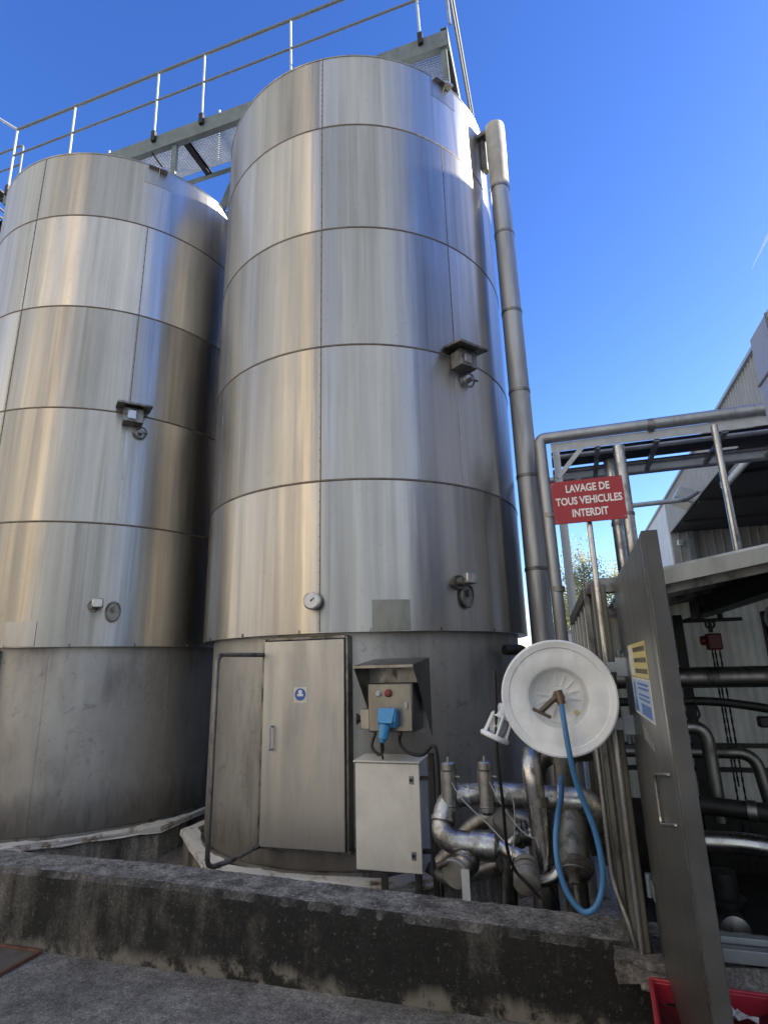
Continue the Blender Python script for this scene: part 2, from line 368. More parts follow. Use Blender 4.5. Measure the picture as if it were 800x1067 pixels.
def asphalt():
    m, n, l, p = newmat('asphalt'); v = coords(n, l)
    big = noise(n, l, v, 0.7, 6, 0.65, 0.3); med = noise(n, l, v, 5, 6, 0.7); fine = noise(n, l, v, 90, 4, 0.8)
    r = ramp(n, [(0.38, (0.09, 0.084, 0.075)), (0.5, (0.20, 0.188, 0.170)), (0.6, (0.31, 0.29, 0.262))])
    l.new(math_(n, l, 'ADD', math_(n, l, 'MULTIPLY', big, 0.5), math_(n, l, 'MULTIPLY', med, 0.5)), r.inputs[0])
    c = mix(n, l, 0.9, r.outputs[0], ramp_out(n, l, fine, [(0.36, 0.3), (0.64, 1.6)]), 'MULTIPLY')
    c = mix(n, l, 0.8, c, ramp_out(n, l, noise(n, l, v, 26, 5, 0.75), [(0.38, 0.5), (0.62, 1.35)]), 'MULTIPLY')
    sp = ramp_out(n, l, noise(n, l, v, 45, 2, 0.9), [(0.60, 0.0), (0.65, 1.0)])
    c = mix(n, l, math_(n, l, 'MULTIPLY', sp, 0.4), c, (0.36, 0.34, 0.30))
    l.new(c, p.inputs['Base Color'])
    l.new(ramp_out(n, l, big, [(0.35, 0.72), (0.65, 0.95)]), p.inputs['Roughness'])
    h = math_(n, l, 'ADD', math_(n, l, 'MULTIPLY', fine, 0.7), math_(n, l, 'MULTIPLY', med, 0.6)); bump(n, l, p, h, 0.7, 0.012)
    return m
def nvec(n, l, v, s):
    t = n.new('ShaderNodeTexNoise'); t.inputs['Scale'].default_value = s; t.inputs['Detail'].default_value = 4; l.new(v, t.inputs['Vector']); return t.outputs['Color']
M['asphalt'] = asphalt()

def leafmat(name, a, b):
    m, n, l, p = newmat(name); oi = n.new('ShaderNodeNewGeometry')
    r = ramp(n, [(0.0, a), (1.0, b)]); l.new(oi.outputs['Random Per Island'], r.inputs[0]); l.new(r.outputs[0], p.inputs['Base Color'])
    p.inputs['Roughness'].default_value = 0.6
    tr = n.new('ShaderNodeBsdfTranslucent'); l.new(r.outputs[0], tr.inputs['Color']); mx = n.new('ShaderNodeMixShader'); mx.inputs[0].default_value = 0.6
    out = n['Material Output']; l.new(p.outputs[0], mx.inputs[1]); l.new(tr.outputs[0], mx.inputs[2]); l.new(mx.outputs[0], out.inputs['Surface']); return m
M['leaf'] = leafmat('spring_leaves', (0.32, 0.34, 0.14), (0.60, 0.57, 0.32))
M['bark'] = plain('bark', (0.22, 0.19, 0.14), 0.9, 0, 0.3, 6)

# ------------------------------------------------------------------ ground (one sheet with the step down into the bund behind the low wall)
bm = NB()
xs = [-400, -40, -9, 6, 40, 400]
rows = [(-400, 0.0), (-30, 0.0), (3.45, 0.0), (3.46, -0.42), (40, -0.42), (400, -0.42)]
vv = [[bm.verts.new((x, y, z)) for x in xs] for y, z in rows]
for j in range(len(rows)-1):
    for i in range(len(xs)-1): bm.faces.new((vv[j][i], vv[j][i+1], vv[j+1][i+1], vv[j+1][i]))
tag(obj('ground', bm, M['asphalt'], smooth=0), None, None, kind='structure')

# ------------------------------------------------------------------ low concrete wall
def low_wall():
    bm = NB(); n = 520; rnd = random.Random(3)
    sec = []
    for i in range(n+1):
        x = -12 + 12.9*i/n
        zt = 0.435 - 0.026*(x + 2.6) if x > -2.6 else 0.435
        zt = max(zt, 0.345)
        j = lambda a: rnd.uniform(-a, a)*0.45
        yb = 3.64
        sec.append([bm.verts.new(p) for p in ((x, 3.30+j(.004), -0.45), (x, 3.30+j(.006), 0.10), (x, 3.305+j(.006), 0.25), (x, 3.31+j(.006), zt-0.035+j(.006)), (x, 3.335+j(.008), zt+j(.005)),
             (x, 3.48, zt+j(.006)), (x, yb-0.03+j(.008), zt+j(.006)), (x, yb+j(.006), zt-0.03), (x, yb, -0.45))])
    for i in range(n):
        for k in range(8): bm.faces.new((sec[i][k], sec[i+1][k], sec[i+1][k+1], sec[i][k+1]))
    bm.faces.new(sec[0]); bm.faces.new(sec[-1][::-1])
    return obj('low_wall', bm, M['bund'], smooth=30)
tag(low_wall(), 'long low black-stained concrete wall running along the foot of the tanks', 'wall')

bm = NB()
box(bm, (0.27, 3.29, 0.30), (0.40, 0.16, 0.09)); box(bm, (0.30, 3.23, 0.27), (0.26, 0.07, 0.05), 0.1)
bmesh.ops.subdivide_edges(bm, edges=bm.edges, cuts=4, use_grid_fill=True)
rr = random.Random(9)
for v in bm.verts: v.co += Vector((rr.uniform(-.012, .012), rr.uniform(-.012, .012), rr.uniform(-.012, .012)))
tag(obj('concrete_block', bm, M['rubble']), 'crumbling concrete block under the foot of the open steel door', 'block')
bm = NB(); box(bm, (1.75, 3.42, 0.05), (2.5, 0.26, 0.56))
bmesh.ops.subdivide_edges(bm, edges=bm.edges, cuts=10, use_grid_fill=True)
for v in bm.verts: v.co += Vector((rr.uniform(-.012, .012), rr.uniform(-.012, .012), rr.uniform(-.01, .01)))
tag(obj('rough_kerb', bm, M['rubble']), 'rough pebbly concrete kerb under the pump shelter behind the red crate', 'kerb')

# ------------------------------------------------------------------ tanks
LV = [1.983, 3.50, 5.039, 6.566, 8.077, 9.198]
def make_tank(label, loc, scale, rz, with_door_az, seed, main=True):
    t = thing('storage_tank', label, 'tank', loc, rz)
    t.scale = (scale, scale, 1)
    R0, RS = 2.0, 1.88
    rnd = random.Random(seed)
    bm = NB(); pl = bm.faces.layers.float.new('plate'); N = 144
    seams = [6.0 + rnd.uniform(-1, 1)*0, 50.7, 140, 230, 318]
    zs = []
    for a, b in zip(LV[:-1], LV[1:]): zs += [a, a + 0.02, (a+b)/2, b - 0.02]
    zs.append(LV[-1])
    rings = []
    for z in zs:
        rings.append([bm.verts.new(polar(R0, 360*k/N, z)) for k in range(N)])
    pid = {}
    for i in range(len(zs)-1):
        zm = (zs[i]+zs[i+1])/2; ci = max(q for q in range(5) if LV[q] <= zm)
        for k in range(N):
            a = 360*(k+.5)/N; si = sum(a > s for s in seams) % len(seams)
            f = bm.faces.new((rings[i][k], rings[i][(k+1) % N], rings[i+1][(k+1) % N], rings[i+1][k]))
            f[pl] = pid.setdefault((ci, si), rnd.random())
    # bottom return lip
    lip = [bm.verts.new(polar(RS+0.01, 360*k/N, LV[0]+0.004)) for k in range(N)]
    for k in range(N): bm.faces.new((rings[0][(k+1) % N], rings[0][k], lip[k], lip[(k+1) % N]))
    obj('shell', bm, M['tank'], t)
    bm = NB(); disc_stack(bm, (0, 0, 0), (0, 0, 1), [(1.985, LV[-1]-0.01), (1.985, LV[-1]+0.01), (1.2, LV[-1]+0.16), (0.4, LV[-1]+0.26), (0, LV[-1]+0.27)], 96)
    obj('roof', bm, M['clad'], t)
    bm = NB(); torus(bm, (0, 0, LV[-1]), (0, 0, 1), R0-0.004, 0.014, 144, 8); obj('rim', bm, M['tank'], t)
    for z in LV[1:-1]:
        bm = NB(); disc_stack(bm, (0, 0, z), (0, 0, 1), [(R0-0.002, -0.014), (R0+0.004, -0.010), (R0+0.007, 0), (R0+0.004, 0.010), (R0-0.002, 0.014)], 144)
        obj('ring_seam', bm, M['seam'], t)
    for a, lo, hi, w in ((6.0, 0, 5, .32), (50.7, 2, 4, .3), (50.7, 1, 2, .26), (-39.6, 1, 2, .22), (140, 0, 5, .5), (230, 0, 5, .5), (318 if False else 305, 0, 5, .5)):
        bm = NB()
        for q in range(lo, hi):
            arcplate(bm, R0-0.003, a-w/2, a+w/2, LV[q]+0.012, LV[q+1]-0.012, 0.006, 1)
            for k in range(12):   # tack spots along the weld
                zz = LV[q] + 0.1 + k*(LV[q+1]-LV[q]-0.2)/11
                cyl(bm, polar(R0-0.002, a-0.2, zz), polar(R0+0.006, a-0.2, zz), 0.006, 6)
        obj('vertical_seam', bm, M['seam'] if w > .28 else M['pipe'], t)
    # skirt
    bm = NB(); disc_stack(bm, (0, 0, 0), (0, 0, 1), [(RS, -0.12), (RS, LV[0]+0.003)], 128)
    obj('skirt', bm, M['skirt'], t)
    for a in (-14 if not main else -62, 33, 75):
        bm = NB(); arcplate(bm, RS-0.002, a-0.12, a+0.12, -0.05, LV[0]-0.01, 0.005, 1); obj('skirt_weld', bm, M['skirt'], t)
    bm = NB(); disc_stack(bm, (0, 0, 0), (0, 0, 1), [(RS-0.002, -0.09), (RS+0.035, -0.085), (RS+0.03, -0.05), (RS-0.002, -0.045)], 128); obj('base_ring', bm, M['oldpipe'], t)
    # small lugs round the lip
    for a in range(-80, 90, 20):
        bm = NB(); box(bm, polar(R0, a, LV[0]+0.018), (0.016, 0.016, 0.03), R(a)); obj('lug', bm, M['oldpipe'], t)
    # hooded sampling box with round valve below, on the third ring
    def local(az, z, fn, name, mat, parent, bevel=0.0, r0=R0):
        bm = NB(); fn(bm); m = Matrix.Translation(polar(r0, az, z)) @ Matrix.Rotation(R(az), 4, 'Z'); bm.transform(m)
        return obj(name, bm, mat, parent, bevel)
    az = 52.0
    b = local(az, 5.04, lambda bm: box(bm, (0, -0.09, -0.08), (0.24, 0.18, 0.20)), 'sampling_box', M['oldpipe'], t, 0.008)
    local(az, 5.09, lambda bm: box(bm, (0, -0.13, 0.01), (0.42, 0.30, 0.03), rot=Matrix.Rotation(R(9), 3, 'X')), 'hood', M['oldpipe'], b, 0.004)
    local(az, 4.98, lambda bm: box(bm, (-0.02, -0.184, -0.02), (0.10, 0.012, 0.12)), 'cover_plate', M['pipe'], b, 0.003)
    def valve(bm):
        torus(bm, (0.04, -0.05, 0), (0, 1, 0.2), 0.075, 0.012, 24, 8); cyl(bm, (0.04, 0, 0), (0.04, -0.10, 0.0), 0.026); cyl(bm, (0.04, -0.09, 0), (0.12, -0.10, -0.01), 0.014)
    local(az+2, 4.78, valve, 'round_valve', M['oldpipe'], t)
    # lower nozzle with oval cover
    def noz(bm):
        cyl(bm, (0, 0, 0), (0, -0.04, 0), 0.07, 24); cyl(bm, (0, -0.03, 0), (0, -0.14, 0), 0.045, 20)
    z0 = 2.46
    noz_o = local(46, z0, noz, 'nozzle', M['oldpipe'], t)
    local(46.6, z0+0.01, lambda bm: box(bm, (0.02, -0.16, 0.01), (0.12, 0.08, 0.11)), 'nozzle_cap', M['pipe'], noz_o, 0.012)
    def ov(bm):
        torus(bm, (0, -0.035, 0), (0, 1, 0), 0.09, 0.012, 28, 8); cyl(bm, (0, 0, 0), (0, -0.03, 0), 0.085, 28); cyl(bm, (0, -0.03, 0.02), (0, -0.06, 0.02), 0.028, 14); bm.transform(Matrix.Diagonal((0.85, 1, 1.25, 1)))
    local(49.0 if main else 52.0, z0-0.13 if main else z0-0.06, ov, 'oval_cover', M['oldpipe'], t)
    # rating plate and gauge
    bm = NB(); pz = 2.0; arcplate(bm, R0+0.0, 20.4 if main else 19, 31 if main else 29.5, 1.992, 2.28, 0.008, 5); obj('rating_plate', bm, M['boxsteel'] if main else M['door'], t, 0.002)
    if main:
        def gz(bm): disc_stack(bm, (0, 0, 0), (0, -1, 0), [(0.03, 0), (0.03, 0.05), (0.085, 0.05), (0.085, 0.10), (0.072, 0.105), (0.0, 0.105)], 28)
        g = local(4.6, 2.28, gz, 'gauge', M['pipe'], t)
        local(4.6, 2.28, lambda bm: cyl(bm, (0, -0.104, 0), (0, -0.108, 0), 0.068, 28), 'dial', M['whitepaint'], g)
        local(4.6, 2.28, lambda bm: (box(bm, (0.012, -0.110, 0.012), (0.05, 0.003, 0.008), rot=Matrix.Rotation(R(-40), 3, 'Y')), cyl(bm, (0, -0.108, 0), (0, -0.113, 0), 0.009, 10)), 'pointer', M['black'], g)
    # lifting bracket at the top
    def tb(bm):
        box(bm, (-0.02, -0.03, 0.05), (0.26, 0.06, 0.010)); prism(bm, [(-0.01, 0, 0.044), (-0.01, -0.09, 0.044), (-0.01, 0, -0.11)], (0.010, 0, 0)); box(bm, (0.06, -0.05, 0.028), (0.10, 0.10, 0.030))
    local(53, 9.10, tb, 'top_bracket', M['pipe'], t)
    bm = NB(); arcplate(bm, R0+0.0, 47.5, 59, 8.86, 9.17, 0.004, 5); obj('doubler_plate', bm, M['tank'], t)
    # door with frame on the skirt, guard tube beside it
    d = bpy.data.objects.new('door', None)
    a0 = with_door_az
    def dloc(fn, name, mat, parent, bevel=0.0, label=None):
        bm = NB(); fn(bm); bm.transform(Matrix.Rotation(R(a0), 4, 'Z')); o = obj(name, bm, mat, parent, bevel)
        return o
    yd = -1.955
    # casing that closes the gap between flat door and round skirt
    dloc(lambda bm: (box(bm, (-0.395, -1.88, 1.03), (0.03, 0.14, 1.84)), box(bm, (0.464, -1.87, 1.03), (0.022, 0.15, 1.84)), box(bm, (0.04, -1.88, 0.125), (0.90, 0.13, 0.025)), box(bm, (0.04, -1.88, 1.945), (0.82, 0.13, 0.03))), 'door_frame', M['oldpipe'], t, 0.004)
    dp = dloc(lambda bm: box(bm, (0.035, yd, 1.03), (0.825, 0.035, 1.785)), 'door', M['door'], t, 0.006)
    def hd(bm): tube(bm, fillet([(-0.27, yd-0.02, 1.15), (-0.27, yd-0.07, 1.15), (-0.27, yd-0.07, 0.95), (-0.27, yd-0.02, 0.95)], 0.02), 0.011, 10)
    dloc(hd, 'handle', M['galvlight'], dp)
    if main:
        st = dloc(lambda bm: box(bm, (0.01, yd-0.0185, 1.425), (0.13, 0.002, 0.14)), 'safety_sticker', M['cream'], dp)
        dloc(lambda bm: cyl(bm, (0.01, yd-0.019, 1.43), (0.01, yd-0.0215, 1.43), 0.055, 28), 'mandatory_disc', M['blue'], st)
        dloc(lambda bm: (box(bm, (0.01, yd-0.022, 1.425), (0.06, 0.002, 0.022)), cyl(bm, (0.01, yd-0.0212, 1.452), (0.01, yd-0.023, 1.452), 0.02, 16)), 'helmet_mark', M['whitepaint'], st)
        gp = [(-0.39, -1.96, 1.80), (-0.50, -2.35, 1.80), (-0.52, -2.55, 1.80), (-0.52, -2.55, 0.12), (-0.44, -2.30, 0.12), (-0.385, -1.96, 0.14)]
    else:
        gp = [(-0.39, -1.96, 1.80), (-0.50, -2.35, 1.80), (-0.52, -2.55, 1.80), (-0.52, -2.55, 0.12), (-0.44, -2.30, 0.12), (-0.385, -1.96, 0.14)]
    dloc(lambda bm: tube(bm, fillet(gp, 0.09, 8), 0.021, 14), 'guard_tube', M['oldpipe'], t)
    return t
TC = (-2.424, 7.054); LC = (-6.786, 7.139)
make_tank('tall brushed stainless steel tank with a personnel door, gauge and control box at its foot', (TC[0], TC[1], 0), 1.0, 0, 0.0, 11, True)
make_tank('brushed stainless steel tank at the left edge, partly hidden behind the tank with the door', (LC[0], LC[1], 0), 1.0245, R(-4.5), 2.6, 23, False)

def plinth(cx, cy, label):
    t = thing('concrete_plinth', label, 'plinth', (cx, cy, 0))
    ap = 2.0
    def octa(a, z): return [(a/math.cos(PI/8)*math.cos(PI/8+k*PI/4), a/math.cos(PI/8)*math.sin(PI/8+k*PI/4), z) for k in range(8)]
    bm = NB(); prism(bm, octa(ap-0.02, -0.45), (0, 0, 0.30)); obj('base', bm, M['plinth'], t, 0.01)
    bm = NB(); o1, o2 = octa(ap+0.015, -0.15), octa(ap-0.16, -0.15)
    n = 8; 
    A = [bm.verts.new(p) for p in o1]; B = [bm.verts.new((p[0], p[1], -0.085)) for p in o1]; D = [bm.verts.new((p[0], p[1], -0.07)) for p in o2]; E_ = [bm.verts.new(p) for p in o2]
    for k in range(8):
        q = (k+1) % 8
        bm.faces.new((A[k], A[q], B[q], B[k])); bm.faces.new((B[k], B[q], D[q], D[k])); bm.faces.new((D[k], D[q], E_[q], E_[k])); bm.faces.new((E_[k], E_[q], A[q], A[k]))
    bmesh.ops.subdivide_edges(bm, edges=bm.edges, cuts=7, use_grid_fill=True)
    r2 = random.Random(int(cx*10))
    for v in bm.verts: v.co += Vector((r2.uniform(-.008, .008), r2.uniform(-.008, .008), r2.uniform(-.008, .008)))
    obj('painted_rim', bm, M['rim'], t)
t = thing('storage_tank', 'unseen plain tank added behind the two front tanks to darken their reflections', 'tank', (-4.7, 11.4, 0))  # tank added out of view to block the low sky the steel mirrors
bm = NB(); disc_stack(bm, (0, 0, 0), (0, 0, 1), [(2.0, -0.42), (2.0, 8.6), (0.3, 9.0), (0, 9.0)], 80); obj('shell', bm, M['skirt'], t)
for z in (2.0, 3.5, 5.0, 6.5): 
    bm = NB(); torus(bm, (0, 0, z), (0, 0, 1), 2.0, 0.01, 80, 6); obj('ring_seam', bm, M['seam'], t)
plinth(TC[0], TC[1], 'eight-sided concrete plinth with chipped white rim under the tank with the door')
plinth(LC[0], LC[1], 'eight-sided concrete plinth with white rim under the tank at the left edge')

# ------------------------------------------------------------------ walkway over the tanks
def walkway():
    t = thing('walkway', 'grey steel grating walkway with handrail crossing above both tanks', 'walkway', (-4.6, 6.35, 9.9)); t.rotation_euler = (0, -0.027, 0)
    L = lambda *p: Vector(p) - Vector((-4.6, 6.35, 9.9))
    yF, yB, x0, x1, zb, zt = 5.95, 6.72, -8.75, -0.72, 9.87, 10.15
    def chan(bm, y, s):
        box(bm, L((x0+x1)/2, y, (zb+zt)/2), (x1-x0, 0.012, zt-zb)); 
        for z in (zb+0.006, zt-0.006): box(bm, L((x0+x1)/2, y+s*0.046, z), (x1-x0, 0.08, 0.012))
    bm = NB(); chan(bm, yF, 1); obj('edge_beam', bm, M['galvgreen'], t)
    bm = NB(); box(bm, L((x0+x1)/2, yB, 9.91), (x1-x0, 0.012, 0.10)); box(bm, L((x0+x1)/2, yB-0.036, 9.866), (x1-x0, 0.06, 0.010)); obj('edge_beam', bm, M['galvgreen'], t)
    x = x0 + 0.06
    for x in (-8.7, -7.4, -6.1, -5.02, -3.9, -2.6, -1.6, -0.76):
        bm = NB(); ibeam(bm, L(x, yF+0.09, zb+0.045), L(x, yB-0.008, zb+0.045), 0.09, 0.09); obj('cross_joist', bm, M['darkmetal'], t)
    # bar grating (bearing bars and cross rods), one mesh
    bm = NB(); zg = 9.985
    y = yF+0.10
    while y < yB-0.09:
        box(bm, L((x0+x1)/2, y, zg), (x1-x0-0.05, 0.005, 0.03)); y += 0.034
    xx = x0+0.05
    while xx < x1-0.05:
        box(bm, L(xx, (yF+yB)/2, zg+0.012), (0.006, yB-yF-0.16, 0.006)); xx += 0.05
    o = obj('grating', bm, M['galvlight'], t, smooth=0)
    # posts, rails
    for px in (-8.65, -7.32, -5.56, -4.66, -3.1, -1.09):
        bm = NB(); cyl(bm, L(px, yF-0.02, 10.2), L(px, yF-0.02, 11.5), 0.018, 10); p = obj('handrail_post', bm, M['post'], t)
        bm = NB(); box(bm, L(px, yF-0.03, 10.12), (0.07, 0.05, 0.2)); obj('post_bracket', bm, M['darkmetal'], p)
    bm = NB(); tube(bm, [L(-8.65, yF-0.02, 11.51), L(-0.72, yF-0.02, 11.51)], 0.026, 12); obj('top_rail', bm, M['rail'], t)
    bm = NB(); tube(bm, [L(-8.65, yF-0.02, 10.90), L(-0.72, yF-0.02, 10.90)], 0.019, 12); obj('mid_rail', bm, M['rail'], t)
    for px in (-7.3, -4.9, -2.4):
        bm = NB(); cyl(bm, L(px, yB+0.02, 10.2), L(px, yB+0.02, 11.35), 0.021, 10); obj('handrail_post', bm, M['post'], t)
    # left end return rail, then a hooped rail further along
    bm = NB(); tube(bm, fillet([L(-8.65, yF-0.02, 11.51), L(-9.3, yF-0.3, 12.0), L(-10.3, yF-0.7, 12.5)], 0.05), 0.024, 12); obj('stair_rail', bm, M['post'], t)
    bm = NB(); tube(bm, fillet([L(-11.5, 6.9, 12.64), L(-9.78, 6.9, 12.64), L(-9.78, 6.9, 10.8)], 0.1), 0.022, 12); obj('hooped_rail', bm, M['rail'], t)
    bm = NB(); tube(bm, [L(-11.5, 6.9, 12.12), L(-9.78, 6.9, 12.12)], 0.018, 10); obj('hooped_rail', bm, M['rail'], t)
    bm = NB(); ibeam(bm, L(-11.5, 6.2, 10.75), L(-9.5, 6.2, 10.75), 0.1, 0.2); ibeam(bm, L(-11.5, 7.0, 10.75), L(-9.5, 7.0, 10.75), 0.1, 0.2)
    for k in range(11): box(bm, L(-11.4+k*0.19, 6.6, 10.84), (0.03, 0.8, 0.03))
    for k in range(4): box(bm, L(-9.4+k*0.2, 6.5, 10.66-k*0.2), (0.22, 0.75, 0.03))
    obj('landing', bm, M['darkmetal'], t)
    # right end: frame and rails running back over the tank
    bm = NB(); box(bm, L(x1+0.01, 7.4, 10.05), (0.012, 2.9, 0.34)); box(bm, L(x1-0.04, 7.4, 10.21), (0.08, 2.9, 0.012)); obj('edge_beam', bm, M['galvgreen'], t)
    bm = NB(); tube(bm, [L(-0.62, 5.6, 11.56), L(-0.62, 8.6, 11.56)], 0.024, 12); obj('top_rail', bm, M['rail'], t)
    bm = NB(); tube(bm, [L(-0.63, 5.9, 11.0), L(-0.63, 8.6, 11.0)], 0.019, 12); obj('mid_rail', bm, M['rail'], t)
    bm = NB(); tube(bm, [L(-0.66, 5.93, 10.2), L(-0.66, 5.93, 11.6)], 0.021, 10); obj('handrail_post', bm, M['galv'], t)
    bm = NB(); tube(bm, [L(-0.66, 8.5, 10.2), L(-0.66, 8.5, 11.6)], 0.021, 10); obj('handrail_post', bm, M['galv'], t)
    # legs standing on the tank rims, knee braces
    for lx, ly in ((-5.2, 5.97), (-0.79, 5.97), (-8.6, 6.1)):
        bm = NB(); box(bm, L(lx, ly+0.04, 9.52), (0.085, 0.06, 0.72)); l_ = obj('leg', bm, M['galvgreen'], t, 0.003)
    bm = NB(); bar(bm, L(-5.62, 5.99, 9.86), L(-5.26, 6.02, 9.26), 0.02, 0.03); obj('brace', bm, M['darkmetal'], t)
    bm = NB(); bar(bm, L(-3.95, yB, 9.86), L(-4.75, yB+0.5, 9.0), 0.05, 0.16); obj('brace', bm, M['galvgreen'], t)
    bm = NB(); bar(bm, L(-4.45, yB, 9.86), L(-4.85, yB+0.1, 9.2), 0.05, 0.16); obj('brace', bm, M['galvgreen'], t)
walkway()

# ------------------------------------------------------------------ tall round duct right of the tank
def duct():
    t = thing('vertical_duct', 'tall round grey steel duct rising beside the right flank of the tank', 'duct', (-0.235, 6.6, 0))
    x, y, r = 0.0, 0.0, 0.125
    zs = [-0.42, 1.7, 2.68, 3.78, 4.88, 6.0, 7.2, 7.95]
    for a, b in zip(zs[:-1], zs[1:]):
        bm = NB(); cyl(bm, (x, y, a), (x, y, b), r, 36); s = obj('pipe_section', bm, M['clad'], t)
        bm = NB(); disc_stack(bm, (x, y, b), (0, 0, 1), [(r-0.002, -0.022), (r+0.007, -0.018), (r+0.007, 0.018), (r-0.002, 0.022)], 36); obj('joint_collar', bm, M['oldpipe'], s)
    bm = NB(); disc_stack(bm, (0, 0, 7.95), (0.01, 0.0, 1), [(0.126, 0.0), (0.129, 0.02), (0.131, 0.5), (0.136, 0.55), (0.136, 1.04), (0.130, 1.09), (0.10, 1.11), (0, 1.115)], 36); obj('top_cap', bm, M['palecap'], t)
    bm = NB(); box(bm, (-0.17, 0.12, 8.72), (0.08, 0.12, 0.55), R(-20)); box(bm, (-0.15, 0.07, 9.0), (0.16, 0.16, 0.07), R(-20)); obj('stub_bracket', bm, M['oldpipe'], t, 0.01)
duct()

# ------------------------------------------------------------------ pipe bridge and its pipes
def pipe_thing(name, label, pts, r, mat, fil=0.15, collars=(), seg=24, cat='pipe', group=None):
    t = thing(name, label, cat, pts[0], 0, group)
    o0 = Vector(pts[0]); P_ = fillet([Vector(p)-o0 for p in pts], fil, 8)
    bm = NB(); tube(bm, P_, r, seg); obj('tube', bm, mat, t)
    for c, ax in collars:
        bm = NB(); disc_stack(bm, Vector(c)-o0, ax, [(r-0.002, -0.03), (r+0.009, -0.026), (r+0.009, 0.026), (r-0.002, 0.03)], seg); obj('collar', bm, M['oldpipe'], t)
    return t
pipe_thing('insulated_pipe', 'round insulated pipe on top of the pipe bridge, bending down at the duct', [(-0.015, 6.25, -0.42), (-0.055, 6.25, 4.10), (4.6, 6.25, 4.10)], 0.064, M['clad'], 0.07, [((1.1, 6.25, 4.09), (1, 0, 0)), ((-0.03, 6.25, 3.2), (0, 0, 1)), ((-0.025, 6.25, 2.4), (0, 0, 1)), ((2.3, 6.25, 4.09), (1, 0, 0))])
def bridge():
    t = thing('pipe_bridge', 'grey steel pipe bridge with ladder rungs spanning from the duct to the warehouse', 'bridge', (2.2, 6.8, 3.9))
    L = lambda *p: Vector(p) - Vector((2.2, 6.8, 3.9))
    yF, yB, x0, x1, z = 6.27, 7.35, 0.06, 4.6, 3.985
    bm = NB(); box(bm, L((x0+x1)/2, yF, z), (x1-x0, 0.008, 0.10)); box(bm, L((x0+x1)/2, yF+0.034, z+0.046), (x1-x0, 0.06, 0.008)); obj('edge_beam', bm, M['galvlight'], t)
    bm = NB(); box(bm, L((x0+x1)/2, yB, z), (x1-x0, 0.008, 0.10)); box(bm, L((x0+x1)/2, yB-0.034, z+0.046), (x1-x0, 0.06, 0.008)); obj('edge_beam', bm, M['galvlight'], t)
    bm = NB(); box(bm, L((x0+x1)/2, 6.86, z+0.055), (x1-x0, 0.55, 0.006)); obj('tray_floor', bm, M['darkmetal'], t)
    for yy in (6.58, 7.12):
        bm = NB(); tube(bm, [L(x0, yy, z-0.01), L(x1, yy, z-0.01)], 0.028, 12); obj('conduit', bm, M['clad'], t)
    for xx in (0.55, 1.15, 1.8, 2.45, 3.1, 3.75):
        bm = NB(); bar(bm, L(xx, yF+0.02, z-0.05), L(xx+0.02, yB-0.02, z-0.05), 0.05, 0.04); obj('rung', bm, M['oldpipe'], t)
    # angle-iron end post with knee braces
    for y0 in (yF-0.0, yB):
        bm = NB(); angle_bar(bm, L(0.075, y0, -0.42), L(0.075, y0, z-0.052), 0.07, 0.006, up=(0, -1, 0)); obj('end_post', bm, M['galvlight'], t)
        bm = NB(); bar(bm, L(0.10, y0-0.012, z-0.36), L(0.38, y0-0.012, z-0.05), 0.012, 0.05, up=(0.7, 0, -0.7)); obj('knee_brace', bm, M['galvlight'], t)
    # two stout round legs and a slim one
    for xx, yy, rr_ in ((0.76, 6.30, 0.062), (0.70, 6.75, 0.07)):
        bm = NB(); cyl(bm, L(xx, yy, -0.42), L(xx, yy, z-0.07), rr_, 24); lg = obj('round_leg', bm, M['pipe'], t)
        bm = NB(); disc_stack(bm, L(xx, yy, 3.15), (0, 0, 1), [(rr_-0.002, -0.02), (rr_+0.007, -0.016), (rr_+0.007, 0.016), (rr_-0.002, 0.02)], 24); obj('collar', bm, M['oldpipe'], lg)
    bm = NB(); cyl(bm, L(1.64, 6.05, 1.8), L(1.64, 6.05, 3.92), 0.033, 18); obj('slim_leg', bm, M['pipe'], t)
bridge()
pipe_thing('rear_pipe', 'slim grey pipe running behind the pipe bridge', [(-0.3, 7.62, 4.02), (4.8, 7.62, 4.02)], 0.045, M['clad'], 0.1)

# ------------------------------------------------------------------ red sign
def sign():
    t = thing('warning_sign', 'red sign reading LAVAGE DE TOUS VEHICULES INTERDIT on a slim steel post', 'sign', (0.19, 3.12, 2.49))
    bm = NB(); box(bm, (0, 0, 0), (0.365, 0.006, 0.238)); pnl = obj('sign_panel', bm, M['red'], t, 0.001)
    for s, z, w in (('LAVAGE DE', 0.070, 0.222), ('TOUS VEHICULES', 0.001, 0.336), ('INTERDIT', -0.068, 0.182)):
        o = text('lettering', s, 0.058, M['whitepaint'], pnl, (0.003, -0.0035, z), (PI/2, 0, 0), 1.0, 0.0016, 0.0006)
        xs = [v.co.x for v in o.data.vertices]; o.scale.x = w/(max(xs)-min(xs))
    bm = NB()
    for x in (-0.172, 0.172):
        for z in (-0.105, 0.105): cyl(bm, (x, -0.003, z), (x, -0.006, z), 0.004, 8)
    obj('rivet', bm, M['galv'], t)
    bm = NB(); cyl(bm, (-0.005, 0.05, -2.10), (-0.005, 0.05, 0.08), 0.015, 14); obj('post', bm, M['pipe'], t)
    bm = NB(); box(bm, (-0.005, 0.020, 0.05), (0.06, 0.034, 0.02)); box(bm, (-0.005, 0.020, -0.06), (0.06, 0.034, 0.02)); obj('clamp', bm, M['galv'], t)
sign()

